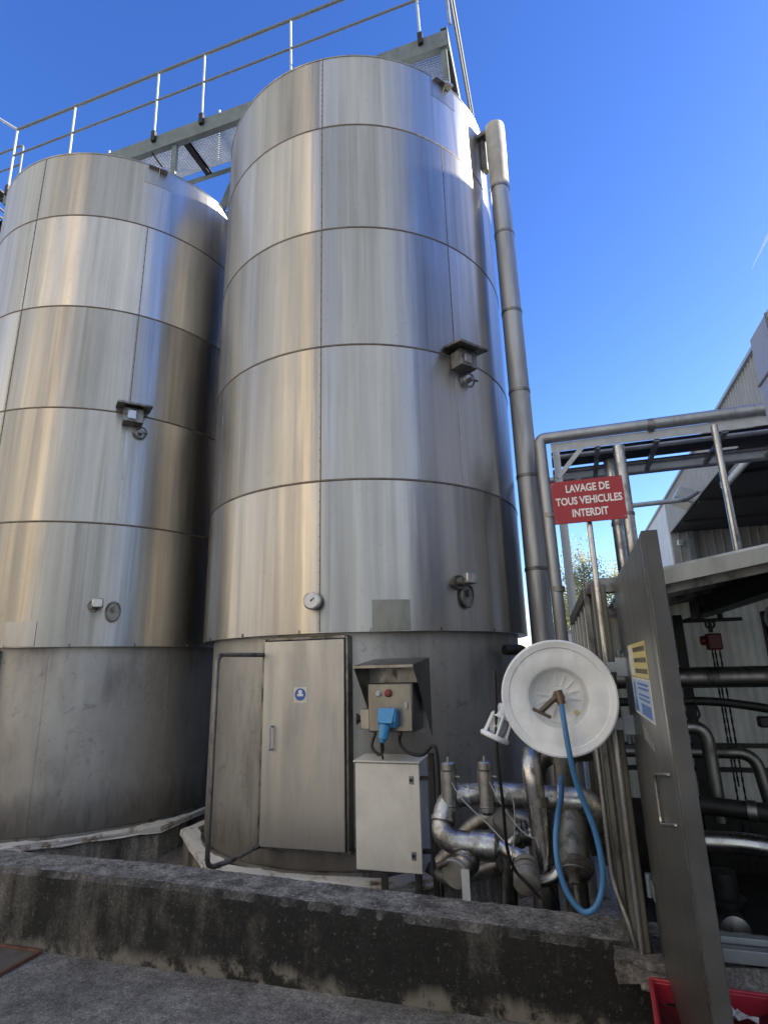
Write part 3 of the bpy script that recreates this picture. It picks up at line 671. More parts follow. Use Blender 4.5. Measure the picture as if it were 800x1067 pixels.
# ------------------------------------------------------------------ control box with hood on the tank skirt
def control_box():
    t = thing('control_box', 'stainless control box with blue socket and red button under a sheet hood', 'control box', (-1.45, 4.78, 1.1))
    L = lambda *p: Vector(p) - Vector((-1.45, 4.78, 1.1))
    # hood: roof, cheeks, back plate
    bm = NB()
    xl, xr = -1.755, -1.225; yf, yb = 4.72, 5.33
    prism(bm, [L(xl, yf, 1.672), L(xl, yb, 1.735), L(xl, yb, 1.731), L(xl, yf, 1.668)], (xr-xl, 0, 0))
    prism(bm, [L(xl+0.001, yf+0.002, 1.667), L(xl+0.001, yb, 1.730), L(xl+0.001, yb, 1.05)], (0.004, 0, 0))
    prism(bm, [L(xr-0.005, yf+0.002, 1.667), L(xr-0.005, yb, 1.730), L(xr-0.005, yb, 1.05)], (0.004, 0, 0))
    box(bm, L((xl+xr)/2, yf-0.003, 1.662), (xr-xl, 0.004, 0.022))
    hd_ = obj('hood', bm, M['boxsteel'], t)
    bm = NB(); box(bm, L((xl+xr)/2, 5.12, 1.40), (xr-xl-0.02, 0.006, 0.60)); obj('back_plate', bm, M['oldpipe'], hd_)  # darker steel stands in for the shade between the hood cheeks
    bm = NB(); box(bm, L(-1.452, 4.94, 1.33), (0.39, 0.30, 0.385)); b = obj('enclosure', bm, M['boxsteel'], t, 0.008)
    bm = NB(); box(bm, L(-1.452, 4.785, 1.33), (0.375, 0.012, 0.37)); d = obj('lid', bm, M['boxsteel'], b, 0.004)
    def knob(x, z, r, h, mat, nm):
        bm = NB(); disc_stack(bm, L(x, 4.779, z), (0, -1, 0), [(r*1.25, 0), (r*1.25, 0.01), (r, 0.012), (r, h), (r*0.8, h+0.004), (0, h+0.004)], 20); obj(nm, bm, mat, t)
    knob(-1.547, 1.44, 0.020, 0.022, M['galvlight'], 'selector_knob'); knob(-1.462, 1.445, 0.027, 0.035, M['dullred'], 'stop_button')
    bm = NB(); box(bm, L(-1.31, 4.772, 1.345), (0.022, 0.014, 0.055)); obj('latch', bm, M['galvlight'], t, 0.004)
    # blue socket: wedge body with hinged lid and plug below
    bm = NB(); prism(bm, [L(-1.53, 4.778, 1.31), L(-1.53, 4.70, 1.325), L(-1.53, 4.665, 1.23), L(-1.53, 4.70, 1.18), L(-1.53, 4.778, 1.18)], (0.155, 0, 0)); so = obj('socket', bm, M['blueplastic'], t, 0.008)
    bm = NB(); prism(bm, [L(-1.526, 4.70, 1.329), L(-1.38, 4.70, 1.329), L(-1.40, 4.655, 1.215), L(-1.506, 4.655, 1.215)], (0, -0.012, 0.004)); obj('socket_lid', bm, M['blueplastic'], so, 0.003)
    bm = NB(); cyl(bm, L(-1.47, 4.69, 1.20), L(-1.485, 4.665, 1.095), 0.048, 18, 0.038); cyl(bm, L(-1.485, 4.665, 1.095), L(-1.49, 4.66, 1.07), 0.028, 14, 0.02); obj('plug', bm, M['blueplastic'], so)
    # small junction box at the left with a round cover
    bm = NB(); box(bm, L(-1.72, 5.0, 1.225), (0.10, 0.14, 0.165)); j = obj('junction_box', bm, M['sheet'], t, 0.006)
    bm = NB(); disc_stack(bm, L(-1.77, 4.98, 1.225), (-1, -0.3, 0), [(0.03, 0), (0.03, 0.03), (0.045, 0.032), (0.045, 0.05), (0, 0.055)], 20); obj('round_cover', bm, M['darkmetal'], j)
    bm = NB(); box(bm, L(-1.665, 4.93, 1.31), (0.06, 0.012, 0.012)); box(bm, L(-1.665, 4.93, 1.14), (0.06, 0.012, 0.012)); obj('hinge_strap', bm, M['darkmetal'], t)
    for x in (-1.615, -1.56, -1.39):
        bm = NB(); cyl(bm, L(x, 4.85, 1.138), L(x, 4.85, 1.10), 0.018, 12); obj('cable_gland', bm, M['brass'], t)
    bm = NB(); tube(bm, spline([L(-1.615, 4.85, 1.11), L(-1.63, 4.82, 1.02), L(-1.56, 4.78, 0.965), L(-1.50, 4.70, 1.0), L(-1.488, 4.665, 1.075)]), 0.012, 10); obj('cable', bm, M['black'], t)
    bm = NB(); tube(bm, spline([L(-1.56, 4.85, 1.11), L(-1.56, 4.86, 1.0), L(-1.56, 4.9, 0.9)]), 0.009, 8); obj('cable', bm, M['black'], t)
    bm = NB(); tube(bm, spline([L(-1.39, 4.85, 1.11), L(-1.38, 4.80, 1.05), L(-1.30, 4.76, 0.985), L(-1.18, 4.74, 0.975), L(-1.10, 4.73, 1.04), L(-1.06, 4.72, 1.0), L(-1.055, 4.72, 0.7), L(-1.07, 4.72, -0.35)]), 0.013, 10); obj('cable', bm, M['black'], t)
control_box()

# ------------------------------------------------------------------ pale cabinet
def cabinet():
    t = thing('electrical_cabinet', 'pale enamelled electrical cabinet on short legs in front of the tank', 'cabinet', (-1.51, 4.98, -0.42))
    L = lambda *p: Vector(p) - Vector((-1.51, 4.98, -0.42))
    x0, x1, y0, y1, z0, z1 = -1.785, -1.240, 4.85, 5.13, 0.10, 0.895
    cx, cy, cz = (x0+x1)/2, (y0+y1)/2, (z0+z1)/2
    bm = NB(); box(bm, L(cx, cy+0.012, cz), (x1-x0, y1-y0-0.02, z1-z0)); obj('body', bm, M['ralsky'], t, 0.006)
    bm = NB(); box(bm, L(cx, y0-0.004, cz-0.004), (x1-x0+0.002, 0.02, z1-z0-0.006)); d = obj('door', bm, M['ral'], t, 0.005)
    for z in (0.77, 0.225):
        bm = NB(); box(bm, L(x1-0.065, y0-0.018, z), (0.038, 0.01, 0.06)); k = obj('lock', bm, M['galv'], d, 0.008)
        bm = NB(); cyl(bm, L(x1-0.065, y0-0.022, z), L(x1-0.065, y0-0.027, z), 0.013, 14); obj('key_barrel', bm, M['darkmetal'], k)
    bm = NB(); prism(bm, [L(x0-0.015, y0-0.03, z1+0.003), L(x0-0.015, y1+0.01, z1+0.016), L(x0-0.015, y1+0.01, z1+0.026), L(x0-0.015, y0-0.03, z1+0.014)], (x1-x0+0.03, 0, 0)); obj('rain_roof', bm, M['ral'], t, 0.002)
    bm = NB(); box(bm, L(-1.60, 5.0, -0.16), (0.05, 0.05, 0.52)); obj('leg', bm, M['oldpipe'], t, 0.003)
    bm = NB(); box(bm, L(-1.33, 5.06, -0.16), (0.05, 0.05, 0.52)); obj('leg', bm, M['oldpipe'], t, 0.003)
    bm = NB(); box(bm, L(-1.125, 4.80, 0.28), (0.04, 0.04, 1.4)); obj('side_post', bm, M['darkmetal'], t, 0.003)
    for z in (0.78, 0.25):
        bm = NB(); box(bm, L(-1.19, 4.88, z), (0.10, 0.03, 0.03)); obj('bracket', bm, M['darkmetal'], t)
cabinet()

# ------------------------------------------------------------------ valve and pipe group behind the wall
def flange(bm, c, ax, r, t=0.03, seg=28):
    disc_stack(bm, c, ax, [(r*0.6, -t/2), (r, -t/2), (r, t/2), (r*0.6, t/2)], seg)
def actuator(x, y, z0, z1, label):
    t = thing('valve_actuator', label, 'valve', (x, y, z0))
    h = z1-z0
    bm = NB(); disc_stack(bm, (0, 0, 0), (0, 0, 1), [(0.03, -0.02), (0.05, 0.0), (0.05, h*0.82), (0.043, h*0.84), (0.043, h*0.97), (0.034, h), (0, h)], 24); obj('cylinder', bm, M['pipe'], t)
    bm = NB(); torus(bm, (0, 0, h*0.83), (0, 0, 1), 0.049, 0.005, 24, 6); torus(bm, (0, 0, h*0.1), (0, 0, 1), 0.05, 0.006, 24, 6); obj('band', bm, M['oldpipe'], t)
    bm = NB(); cyl(bm, (0, 0, h), (0, 0, h+0.03), 0.008, 8); obj('indicator', bm, M['galv'], t)
    bm = NB(); cyl(bm, (0.045, -0.01, h*0.7), (0.075, -0.02, h*0.7), 0.007, 8); obj('air_fitting', bm, M['galv'], t)
    return t
actuator(-0.81, 3.93, 0.77, 1.05, 'slim upright steel valve actuator nearest the pale cabinet')
actuator(-0.575, 3.93, 0.77, 1.06, 'slim upright steel valve actuator beside the black hanging cable')

def manifold():
    t = thing('pipe_manifold', 'cluster of bent stainless pipes and clamped valves behind the low wall', 'pipework', (-0.6, 3.9, 0.6))
    L = lambda *p: Vector(p) - Vector((-0.6, 3.9, 0.6))
    r = 0.068
    bm = NB(); tube(bm, fillet([L(-0.58, 3.84, 0.60), L(-0.86, 3.82, 0.62), L(-0.84, 3.98, 0.835), L(-0.60, 4.02, 0.855)], 0.11, 8), r, 24); obj('return_bend', bm, M['foil'], t)
    bm = NB(); tube(bm, [L(-0.60, 4.02, 0.855), L(-0.06, 4.02, 0.835)], 0.073, 24); tube(bm, fillet([L(-0.10, 4.02, 0.835), L(0.05, 4.02, 0.83), L(0.06, 4.1, 0.55)], 0.09), 0.078, 24); obj('cross_pipe', bm, M['foil'], t)
    for x in (-0.52, -0.13):
        bm = NB(); disc_stack(bm, L(x, 4.02, 0.852), (1, 0, 0), [(0.072, -0.02), (0.080, -0.016), (0.080, 0.016), (0.072, 0.02)], 24); obj('clamp_ring', bm, M['pipe'], t)
    # branch toward the camera with clamp and blank cap
    b = Vector((-0.75, 3.66, 0.487)); ax = Vector((-0.30, -0.93, -0.2)).normalized(); a = b - ax*0.22
    bm = NB(); tube(bm, [L(*a), L(*(a+ax*0.2))], 0.062, 24); obj('branch', bm, M['foil'], t)
    bm = NB()
    for k in (0.06, 0.13): flange(bm, L(*(a+ax*k)), ax, 0.080, 0.022)
    obj('clamp_ring', bm, M['pipe'], t)
    bm = NB(); disc_stack(bm, L(*(a+ax*0.19)), ax, [(0.06, 0), (0.085, 0.0), (0.085, 0.02), (0.078, 0.028), (0, 0.028)], 28); obj('blank_cap', bm, M['capgrey'], t)
    bm = NB(); cyl(bm, L(*(a+ax*0.2+Vector((-0.05, -0.03, 0.06)))), L(*(a+ax*0.2+Vector((-0.10, -0.06, 0.045)))), 0.018, 12); obj('clamp_nut', bm, M['brass'], t)
    bm = NB(); box(bm, L(-0.675, 3.60, 0.45), (0.045, 0.008, 0.18)); box(bm, L(-0.66, 3.56, 0.366), (0.11, 0.09, 0.008)); obj('foot_bracket', bm, M['galvlight'], t)
    bm = NB(); disc_stack(bm, L(-0.58, 3.84, 0.60), (1, 0.05, -0.05), [(0.0, -0.09), (0.05, -0.09), (0.082, -0.07), (0.086, 0.0), (0.082, 0.05), (0.05, 0.07), (0, 0.075)], 28); obj('valve_body', bm, M['foil'], t)
    for c, ax_, r_ in (((-0.66, 3.835, 0.606), (1, 0, -0.05), 0.078), ((-0.845, 3.87, 0.72), (0.1, 0.5, 0.8), 0.076), ((-0.70, 4.0, 0.845), (1, 0.1, 0.1), 0.078), ((-0.30, 4.02, 0.845), (1, 0, 0), 0.081), ((-0.02, 4.02, 0.833), (1, 0, 0), 0.085)):
        bm = NB(); disc_stack(bm, L(*c), ax_, [(0.06, -0.014), (r_, -0.014), (r_, 0.014), (0.06, 0.014)], 26); obj('clamp_ring', bm, M['pipe'], t)
    bm = NB(); tube(bm, fillet([L(-1.0, 4.45, 0.30), L(-0.70, 4.40, 0.62), L(-0.35, 4.40, 0.62), L(-0.15, 4.3, 0.35)], 0.12), 0.06, 20); obj('rear_loop', bm, M['oldpipe'], t)
    bm = NB(); tube(bm, fillet([L(-0.52, 4.25, 0.10), L(-0.48, 4.2, 0.55), L(-0.25, 4.2, 0.60)], 0.12), 0.05, 20); obj('rear_loop', bm, M['pipe'], t)
    bm = NB(); flange(bm, L(-0.40, 4.2, 0.585), (1, 0, 0.2), 0.075, 0.025); flange(bm, L(-0.37, 4.2, 0.59), (1, 0, 0.2), 0.075, 0.02); obj('rear_flange', bm, M['oldpipe'], t)
    bm = NB(); tube(bm, fillet([L(-0.30, 3.85, 0.42), L(-0.18, 3.85, 0.46), L(-0.10, 3.95, 0.70)], 0.06), 0.032, 16); obj('small_link', bm, M['pipe'], t)
    # second drain with cap turned toward the wall
    bm = NB(); tube(bm, fillet([L(-0.62, 3.92, 0.62), L(-0.47, 3.88, 0.57), L(-0.38, 3.86, 0.54), L(-0.35, 3.80, 0.51)], 0.08), 0.045, 20); obj('drain_bend', bm, M['foil'], t)
    b = Vector((-0.346, 3.69, 0.46)); ax = Vector((0.05, -0.85, -0.4)).normalized(); a = b - ax*0.13
    bm = NB(); flange(bm, L(*a), ax, 0.07, 0.03); flange(bm, L(*(a+ax*0.05)), ax, 0.075, 0.03); disc_stack(bm, L(*(a+ax*0.07)), ax, [(0.05, 0), (0.075, 0.0), (0.075, 0.06), (0.06, 0.07), (0, 0.07)], 26); obj('drain_cap', bm, M['capgrey'], t)
    bm = NB(); tube(bm, [L(-0.50, 4.15, 0.70), L(-0.50, 4.0, 0.70)], 0.07, 24); flange(bm, L(-0.50, 4.0, 0.70), (0, 1, 0), 0.09); obj('rear_flange', bm, M['oldpipe'], t)
    bm = NB(); tube(bm, fillet([L(-1.3, 5.2, 0.05), L(-0.95, 4.5, 0.18), L(-0.55, 4.2, 0.40)], 0.1), 0.045, 16); obj('low_pipe', bm, M['oldpipe'], t)
    for pts in ([(-0.80, 3.9, 0.96), (-0.72, 3.86, 0.85), (-0.55, 3.8, 0.72), (-0.42, 3.72, 0.62)], [(-0.56, 3.9, 0.97), (-0.47, 3.85, 0.82), (-0.36, 3.8, 0.70), (-0.28, 3.8, 0.66)], [(-0.76, 3.92, 0.93), (-0.68, 3.95, 0.90), (-0.60, 3.93, 0.94)], [(-0.52, 3.9, 0.93), (-0.42, 3.86, 0.90), (-0.40, 3.82, 0.75), (-0.44, 3.8, 0.5)]):
        bm = NB(); tube(bm, spline([L(*p) for p in pts]), 0.004, 6); obj('air_line', bm, M['galv'], t)
manifold()
t = pipe_thing('bent_pipe', 'shiny swan-neck steel pipe rising below the white hose reel', [(-0.235, 3.98, -0.42), (-0.265, 3.98, 0.70), (-0.295, 3.96, 1.06), (-0.27, 4.5, 1.16)], 0.062, M['pipe'], 0.14, [((-0.262, 3.98, 0.83), (-0.05, 0, 1))])
def capsule():
    t = thing('filter_housing', 'grimy insulated filter housing with round end cap beneath the hose reel', 'filter', (-0.09, 3.9, 0.5))
    ax = Vector((-0.03, -0.72, -0.69)).normalized(); a = Vector((0.018, 0.20, 0.32))
    bm = NB(); disc_stack(bm, a, ax, [(0.0, 0), (0.085, 0.0), (0.087, 0.45), (0.088, 0.46)], 28); obj('jacket', bm, M['oldpipe'], t)
    bm = NB(); disc_stack(bm, a+ax*0.40, ax, [(0.088, 0), (0.105, 0.0), (0.107, 0.03), (0.088, 0.05), (0.045, 0.06), (0.035, 0.07), (0.032, 0.12), (0, 0.12)], 30); obj('end_cap', bm, M['rubble'], t)
    bm = NB(); cyl(bm, a+ax*0.50, a+ax*0.50+Vector((0.01, -0.01, -0.14)), 0.02, 12); obj('drain_pipe', bm, M['oldpipe'], t)
capsule()
pipe_thing('stub_pipe', 'short black pipe elbow between the tank flank and the round duct', [(-0.62, 6.2, 1.80), (-0.43, 6.35, 1.80), (-0.43, 6.35, -0.42)], 0.055, M['darkmetal'], 0.08)
pipe_thing('rear_riser', 'dark grimy upright pipe standing behind the swan-neck pipe', [(-0.10, 4.5, -0.42), (-0.10, 4.5, 1.35)], 0.075, M['oldpipe'], 0.1, [((-0.10, 4.5, 1.0), (0, 0, 1))])
pipe_thing('rear_elbow', 'dark elbow pipe behind the lower edge of the hose reel', [(-0.34, 4.9, -0.42), (-0.34, 4.9, 0.98), (0.15, 4.9, 1.02)], 0.085, M['oldpipe'], 0.2, [((-0.34, 4.9, 0.7), (0, 0, 1))])

# ------------------------------------------------------------------ hanging lamp on its black cable
def lamp():
    t = thing('work_lamp', 'white caged inspection lamp hanging left of the hose reel', 'lamp', (-0.405, 3.26, 1.33)); t.scale = (1.2, 1.2, 1.2)
    ax = Vector((-0.40, -0.12, -0.9)).normalized(); o = Vector((0.05, 0.03, 0.09))
    bm = NB(); disc_stack(bm, o, ax, [(0.0, 0.0), (0.03, 0.0), (0.035, 0.03), (0.045, 0.05), (0.05, 0.06)], 20); obj('lamp_holder', bm, M['white'], t)
    bm = NB(); disc_stack(bm, o, ax, [(0.034, 0.055), (0.040, 0.10), (0.03, 0.13), (0, 0.135)], 20); obj('lens', bm, M['glass'], t)
    bm = NB(); torus(bm, o+ax*0.145, ax, 0.055, 0.012, 28, 10); obj('rim_ring', bm, M['white'], t)
    s = ax.orthogonal().normalized(); u = ax.cross(s)
    bm = NB()
    for k in range(6):
        e = s*math.cos(k*PI/3)+u*math.sin(k*PI/3); tube(bm, [o+ax*0.05+e*0.048, o+ax*0.145+e*0.055], 0.006, 6)
    obj('cage_bar', bm, M['white'], t)
    bm = NB(); tube(bm, fillet([o, o+Vector((0.06, 0.03, 0.05)), o+Vector((0.12, 0.05, 0.0))], 0.03), 0.008, 8); obj('hook', bm, M['galv'], t)
lamp()
bm = NB(); tube(bm, spline([(-0.39, 3.27, 1.62), (-0.395, 3.25, 1.40), (-0.405, 3.24, 1.2), (-0.40, 3.3, 0.95), (-0.42, 3.5, 0.70), (-0.40, 3.62, 0.55), (-0.33, 3.64, 0.47), (-0.28, 3.66, 0.41)]), 0.009, 8)
tag(obj('hanging_cable', bm, M['black']), 'black cable hanging down from the caged lamp to the pipes', 'cable')

# ------------------------------------------------------------------ hose reel + hose
def reel():
    t = thing('hose_reel', 'round white plastic hose reel mounted on the shelter post', 'hose reel', (-0.06, 2.95, 1.495))
    ax = Vector((0.03, -1, 0.02)).normalized()
    bm = NB(); disc_stack(bm, (0, 0, 0), ax, [(0.262, -0.030), (0.268, -0.012), (0.266, 0.004), (0.258, 0.008), (0.245, 0.004), (0.232, 0.001), (0.228, -0.006), (0.205, -0.008), (0.150, -0.006), (0.138, -0.014), (0.128, -0.05), (0.118, -0.085), (0.10, -0.094), (0.045, -0.098), (0.040, -0.088), (0.0, -0.088)], 72)
    f = obj('front_flange', bm, M['white'], t)
    s = ax.cross(Vector((0, 0, 1))).normalized(); u = s.cross(ax)
    bm = NB()
    for k in range(14):
        a = 2*PI*k/14 + 0.15; e = s*math.cos(a)+u*math.sin(a); bar(bm, e*0.05 - ax*0.093, e*0.105 - ax*0.089, 0.005, 0.010, up=tuple(ax))
    obj('stiffening_rib', bm, M['white'], f)
    bm = NB(); disc_stack(bm, -ax*0.16, ax, [(0.0, -0.02), (0.262, -0.02), (0.266, 0.0), (0.258, 0.006), (0.13, 0.0), (0.13, 0.09)], 64); obj('rear_flange', bm, M['white'], t)
    bm = NB(); torus(bm, -ax*0.055, ax, 0.165, 0.03, 48, 10); torus(bm, -ax*0.12, ax, 0.165, 0.03, 48, 10); obj('wound_hose', bm, M['hose'], t)
    # brass swivel and gooseneck at the hub
    bm = NB(); disc_stack(bm, -ax*0.09, ax, [(0.022, 0), (0.022, 0.05), (0.03, 0.05), (0.03, 0.075), (0.018, 0.08), (0, 0.08)], 8); 
    sw = obj('swivel', bm, M['brass'], t)
    bm = NB(); tube(bm, [Vector((0.0, -0.01, 0.01)), Vector((-0.055, -0.025, -0.035)), Vector((-0.085, -0.03, -0.06))], 0.013, 12); tube(bm, [Vector((-0.122, -0.03, -0.048)), Vector((-0.042, -0.035, -0.088))], 0.008, 10); obj('crank_handle', bm, M['brass'], sw)
    bm = NB(); cyl(bm, (0.0, -0.01, 0.03), (0.012, -0.02, -0.03), 0.02, 14); obj('outlet', bm, M['brass'], sw)
    bm = NB(); cyl(bm, ax*0.0-ax*0.18, -ax*0.30, 0.03, 16); box(bm, (0.12, 0.30, 0.0), (0.30, 0.05, 0.06)); obj('axle', bm, M['darkmetal'], t)
    for z in (0.13, -0.14):
        bm = NB(); box(bm, (0.29, 0.25, z), (0.09, 0.10, 0.05)); box(bm, (0.31, 0.195, z), (0.05, 0.012, 0.09)); obj('mounting_bracket', bm, M['galvlight'], t, 0.003)
    bm = NB(); cyl(bm, (0.075, -0.012+0.09, -0.075), (0.075, 0.075, -0.075), 0.012, 12); obj('inlet_plug', bm, M['yellow'], t)
reel()
bm = NB(); tube(bm, spline([(-0.05, 2.925, 1.465), (-0.045, 2.885, 1.38), (-0.035, 2.875, 1.25), (-0.02, 2.885, 1.14), (0.005, 2.90, 1.05), (0.035, 2.90, 0.95), (0.05, 2.90, 0.84), (0.045, 2.90, 0.74), (0.01, 2.90, 0.655), (-0.045, 2.91, 0.625), (-0.10, 2.92, 0.68), (-0.132, 2.93, 0.78), (-0.135, 2.96, 0.88), (-0.118, 3.02, 0.97), (-0.10, 3.2, 1.02), (-0.1, 3.5, 1.05)], 10), 0.0125, 14)
tag(obj('water_hose', bm, M['hose']), 'blue water hose looping down from the hub of the white reel', 'hose')

# ------------------------------------------------------------------ pump shelter (stainless enclosure, roof, open door)
def shelter():
    t = thing('pump_shelter', 'open-fronted stainless pump shelter with its steel door swung open', 'shelter', (1.4, 4.4, 0))
    L = lambda *p: Vector(p) - Vector((1.4, 4.4, 0))
    # corner posts
    bm = NB(); box(bm, L(0.195, 3.335, 1.20), (0.075, 0.07, 1.72)); obj('corner_post', bm, M['postpaint'], t, 0.006)
    bm = NB(); box(bm, L(0.135, 3.36, 1.20), (0.030, 0.04, 1.72)); obj('corner_trim', bm, M['oldpipe'], t, 0.004)
    bm = NB(); tube(bm, fillet([L(0.095, 3.33, 1.35), L(0.098, 3.33, 0.62), L(0.15, 3.30, 0.44), L(0.165, 3.30, 0.36)], 0.06), 0.013, 10); obj('drip_tube', bm, M['pipe'], t)
    # left side wall: sheet with upright ribs and a top rail
    def wl(y): return 0.165 - 0.065*(y-3.31)/1.9
    bm = NB(); prism(bm, [L(wl(3.36)+0.02, 3.38, 0.3), L(wl(5.5)+0.02, 5.5, 0.3), L(wl(5.5)+0.035, 5.5, 0.3), L(wl(3.36)+0.035, 3.38, 0.3)], (0, 0, 1.68)); obj('side_sheet', bm, M['skirt'], t)
    for y in (3.58, 3.95, 4.32, 4.70, 5.08, 5.45):
        bm = NB(); box(bm, L(wl(y), y, 1.16), (0.03, 0.16, 1.7)); obj('side_rib', bm, M['sheet'], t, 0.004)
    bm = NB(); bar(bm, L(wl(3.3)+0.005, 3.31, 2.045), L(wl(5.55)+0.005, 5.55, 2.02), 0.075, 0.075); obj('side_rail', bm, M['oldpipe'], t, 0.005)
    bm = NB(); box(bm, L(0.245, 3.34, 2.055), (0.13, 0.05, 0.08)); obj('header', bm, M['oldpipe'], t, 0.004)
    # pitched roof
    sl = 0.167
    bm = NB()
    prism(bm, [L(0.335, 3.0, 2.063), L(3.2, 3.0, 2.063+sl*2.865), L(3.2, 3.0, 2.063+sl*2.865-0.012), L(0.335, 3.0, 2.051)], (0, 2.75, 0)); obj('roof_sheet', bm, M['clad'], t)
    bm = NB()
    prism(bm, [L(0.335, 2.99, 2.050), L(3.2, 2.99, 2.050+sl*2.865), L(3.2, 2.99, 1.985+sl*2.80), L(0.335, 2.99, 1.978)], (0, 0.03, 0)); obj('fascia', bm, M['boxsteel'], t)
    bm = NB()
    prism(bm, [L(0.335, 3.20, 2.046), L(3.2, 3.20, 2.046+sl*2.865), L(3.2, 3.20, 1.95+sl*2.865), L(0.335, 3.20, 1.95)], (0, 0.05, 0)); obj('eave_beam', bm, M['oldpipe'], t)
    for y in (3.7, 4.2, 4.7, 5.2):
        bm = NB(); prism(bm, [L(0.335, y, 2.046), L(3.2, y, 2.046+sl*2.865), L(3.2, y, 2.0+sl*2.865), L(0.335, y, 2.0)], (0, 0.04, 0)); obj('purlin', bm, M['oldpipe'], t)
    # crane beam
    bm = NB(); ibeam(bm, L(1.08, 3.30, 2.085), L(1.05, 5.5, 2.085), 0.12, 0.21, 0.012); obj('crane_beam', bm, M['darkmetal'], t)
    # back: translucent sheet in a dark frame
    bm = NB()
    nb = 90
    pr = [(0.25 + 2.95*i/nb, 5.56 + (0.010 if i % 2 else -0.010)) for i in range(nb+1)]
    for (xa, ya), (xb, yb) in zip(pr[:-1], pr[1:]):
        f = [bm.verts.new(L(xa, ya, 0.55)), bm.verts.new(L(xb, yb, 0.55)), bm.verts.new(L(xb, yb, 2.03+0.167*(xb-0.335))), bm.verts.new(L(xa, ya, 2.03+0.167*(xa-0.335)))]; bm.faces.new(f)
    bmesh.ops.remove_doubles(bm, verts=bm.verts, dist=1e-5)
    o = obj('back_sheet', bm, M['trans'], t, smooth=0); so = o.modifiers.new('thick', 'SOLIDIFY'); so.thickness = 0.004
    for x in (0.30, 0.93, 1.60, 2.3):
        bm = NB(); box(bm, L(x, 5.49, 0.85), (0.07, 0.06, 2.35)); obj('back_post', bm, M['darkmetal'], t)
    for z in (0.98, 0.80, 0.55):
        bm = NB(); box(bm, L(1.7, 5.505, z), (2.9, 0.03, 0.035)); obj('back_rail', bm, M['darkmetal'], t)
    bm = NB(); box(bm, L(1.7, 5.57, 0.05), (3.0, 0.04, 0.98)); obj('back_panel', bm, M['darkmetal'], t)
    # raised dark floor
    bm = NB(); box(bm, L(1.75, 4.5, 0.03), (3.1, 1.9, 0.1)); obj('floor_plate', bm, M['darkmetal'], t)
    bm = NB(); box(bm, L(1.7, 3.30, 0.375), (2.8, 0.05, 0.055)); box(bm, L(1.7, 3.37, 0.41), (2.8, 0.05, 0.03)); obj('sill', bm, M['galv'], t, 0.004)
    bm = NB(); box(bm, L(2.95, 3.34, 1.3), (0.09, 0.07, 1.9)); obj('corner_post', bm, M['sheet'], t, 0.006)
    bm = NB(); box(bm, L(3.18, 4.4, 1.2), (0.03, 2.3, 2.2)); obj('side_sheet', bm, M['skirt'], t)
    # open door
    xd, yn, yf, zb_, zt_ = 0.29, 2.0, 3.30, 0.30, 2.062
    bm = NB(); box(bm, L(xd, (yn+yf)/2, (zb_+zt_)/2), (0.034, yf-yn, zt_-zb_)); d = obj('door', bm, M['sheet'], t, 0.006)
    bm = NB(); box(bm, L(xd+0.004, yn-0.012, (zb_+zt_)/2), (0.05, 0.022, zt_-zb_)); obj('door_edge_trim', bm, M['edge'], d, 0.004)
    bm = NB(); box(bm, L(xd-0.0185, yn+0.02, (zb_+zt_)/2), (0.004, 0.04, zt_-zb_-0.01)); obj('folded_edge', bm, M['pipe'], d)
    bm = NB(); tube(bm, fillet([L(xd-0.017, 2.34, 1.255), L(xd-0.06, 2.34, 1.255), L(xd-0.06, 2.34, 1.09), L(xd-0.017, 2.34, 1.09)], 0.025), 0.008, 10)
    bm.free(); bm = NB()
    tube(bm, fillet([L(xd-0.017, 2.13, 1.300), L(xd-0.024, 2.14, 1.300), L(xd-0.027, 2.48, 1.245), L(xd-0.027, 2.48, 1.075), L(xd-0.024, 2.14, 1.155), L(xd-0.017, 2.13, 1.155)], 0.03), 0.006, 10); obj('handle', bm, M['pipe'], d)
    for z in (1.66, 1.30, 0.62):
        bm = NB(); cyl(bm, L(xd-0.03, 3.315, z-0.05), L(xd-0.03, 3.315, z+0.05), 0.014, 12); box(bm, L(xd-0.022, 3.25, z), (0.006, 0.10, 0.06)); obj('hinge', bm, M['galv'], d)
    # stickers on the door: yellow notice over blue hygiene notice
    xs_ = xd-0.0185
    bm = NB(); box(bm, L(xs_, 2.62, 1.655), (0.002, 0.62, 0.135)); y_ = obj('yellow_notice', bm, M['yellow'], d)
    bm = NB(); box(bm, L(xs_-0.0015, 2.84, 1.655), (0.002, 0.15, 0.125)); obj('picture_strip', bm, M['cream'], y_)
    bm = NB()
    for z in (1.697, 1.655, 1.613):
        for q in range(4): box(bm, L(xs_-0.002, 2.67-q*0.10, z), (0.002, 0.078, 0.018))
    obj('printed_words', bm, M['brass'], y_)
    bm = NB(); box(bm, L(xs_, 2.62, 1.508), (0.002, 0.62, 0.152)); b_ = obj('blue_notice', bm, M['cream'], d)
    bm = NB(); box(bm, L(xs_-0.0015, 2.62, 1.508), (0.002, 0.58, 0.138)); obj('blue_field', bm, M['paleblue'], b_)
    bm = NB(); cyl(bm, L(xs_-0.003, 2.82, 1.535), L(xs_-0.002, 2.82, 1.535), 0.032, 20); prism(bm, [L(xs_-0.003, 2.88, 1.445), L(xs_-0.003, 2.76, 1.445), L(xs_-0.003, 2.79, 1.505), L(xs_-0.003, 2.85, 1.505)], (0.001, 0, 0)); obj('round_symbol', bm, M['blue'], b_)
    bm = NB()
    for z in (1.562, 1.545, 1.520, 1.504): box(bm, L(xs_-0.003, 2.53, z), (0.002, 0.32, 0.008))
    obj('printed_words', bm, M['blue'], b_)
    bm = NB(); box(bm, L(xs_-0.003, 2.50, 1.466), (0.002, 0.28, 0.042)); obj('lower_panel', bm, M['blue'], b_)
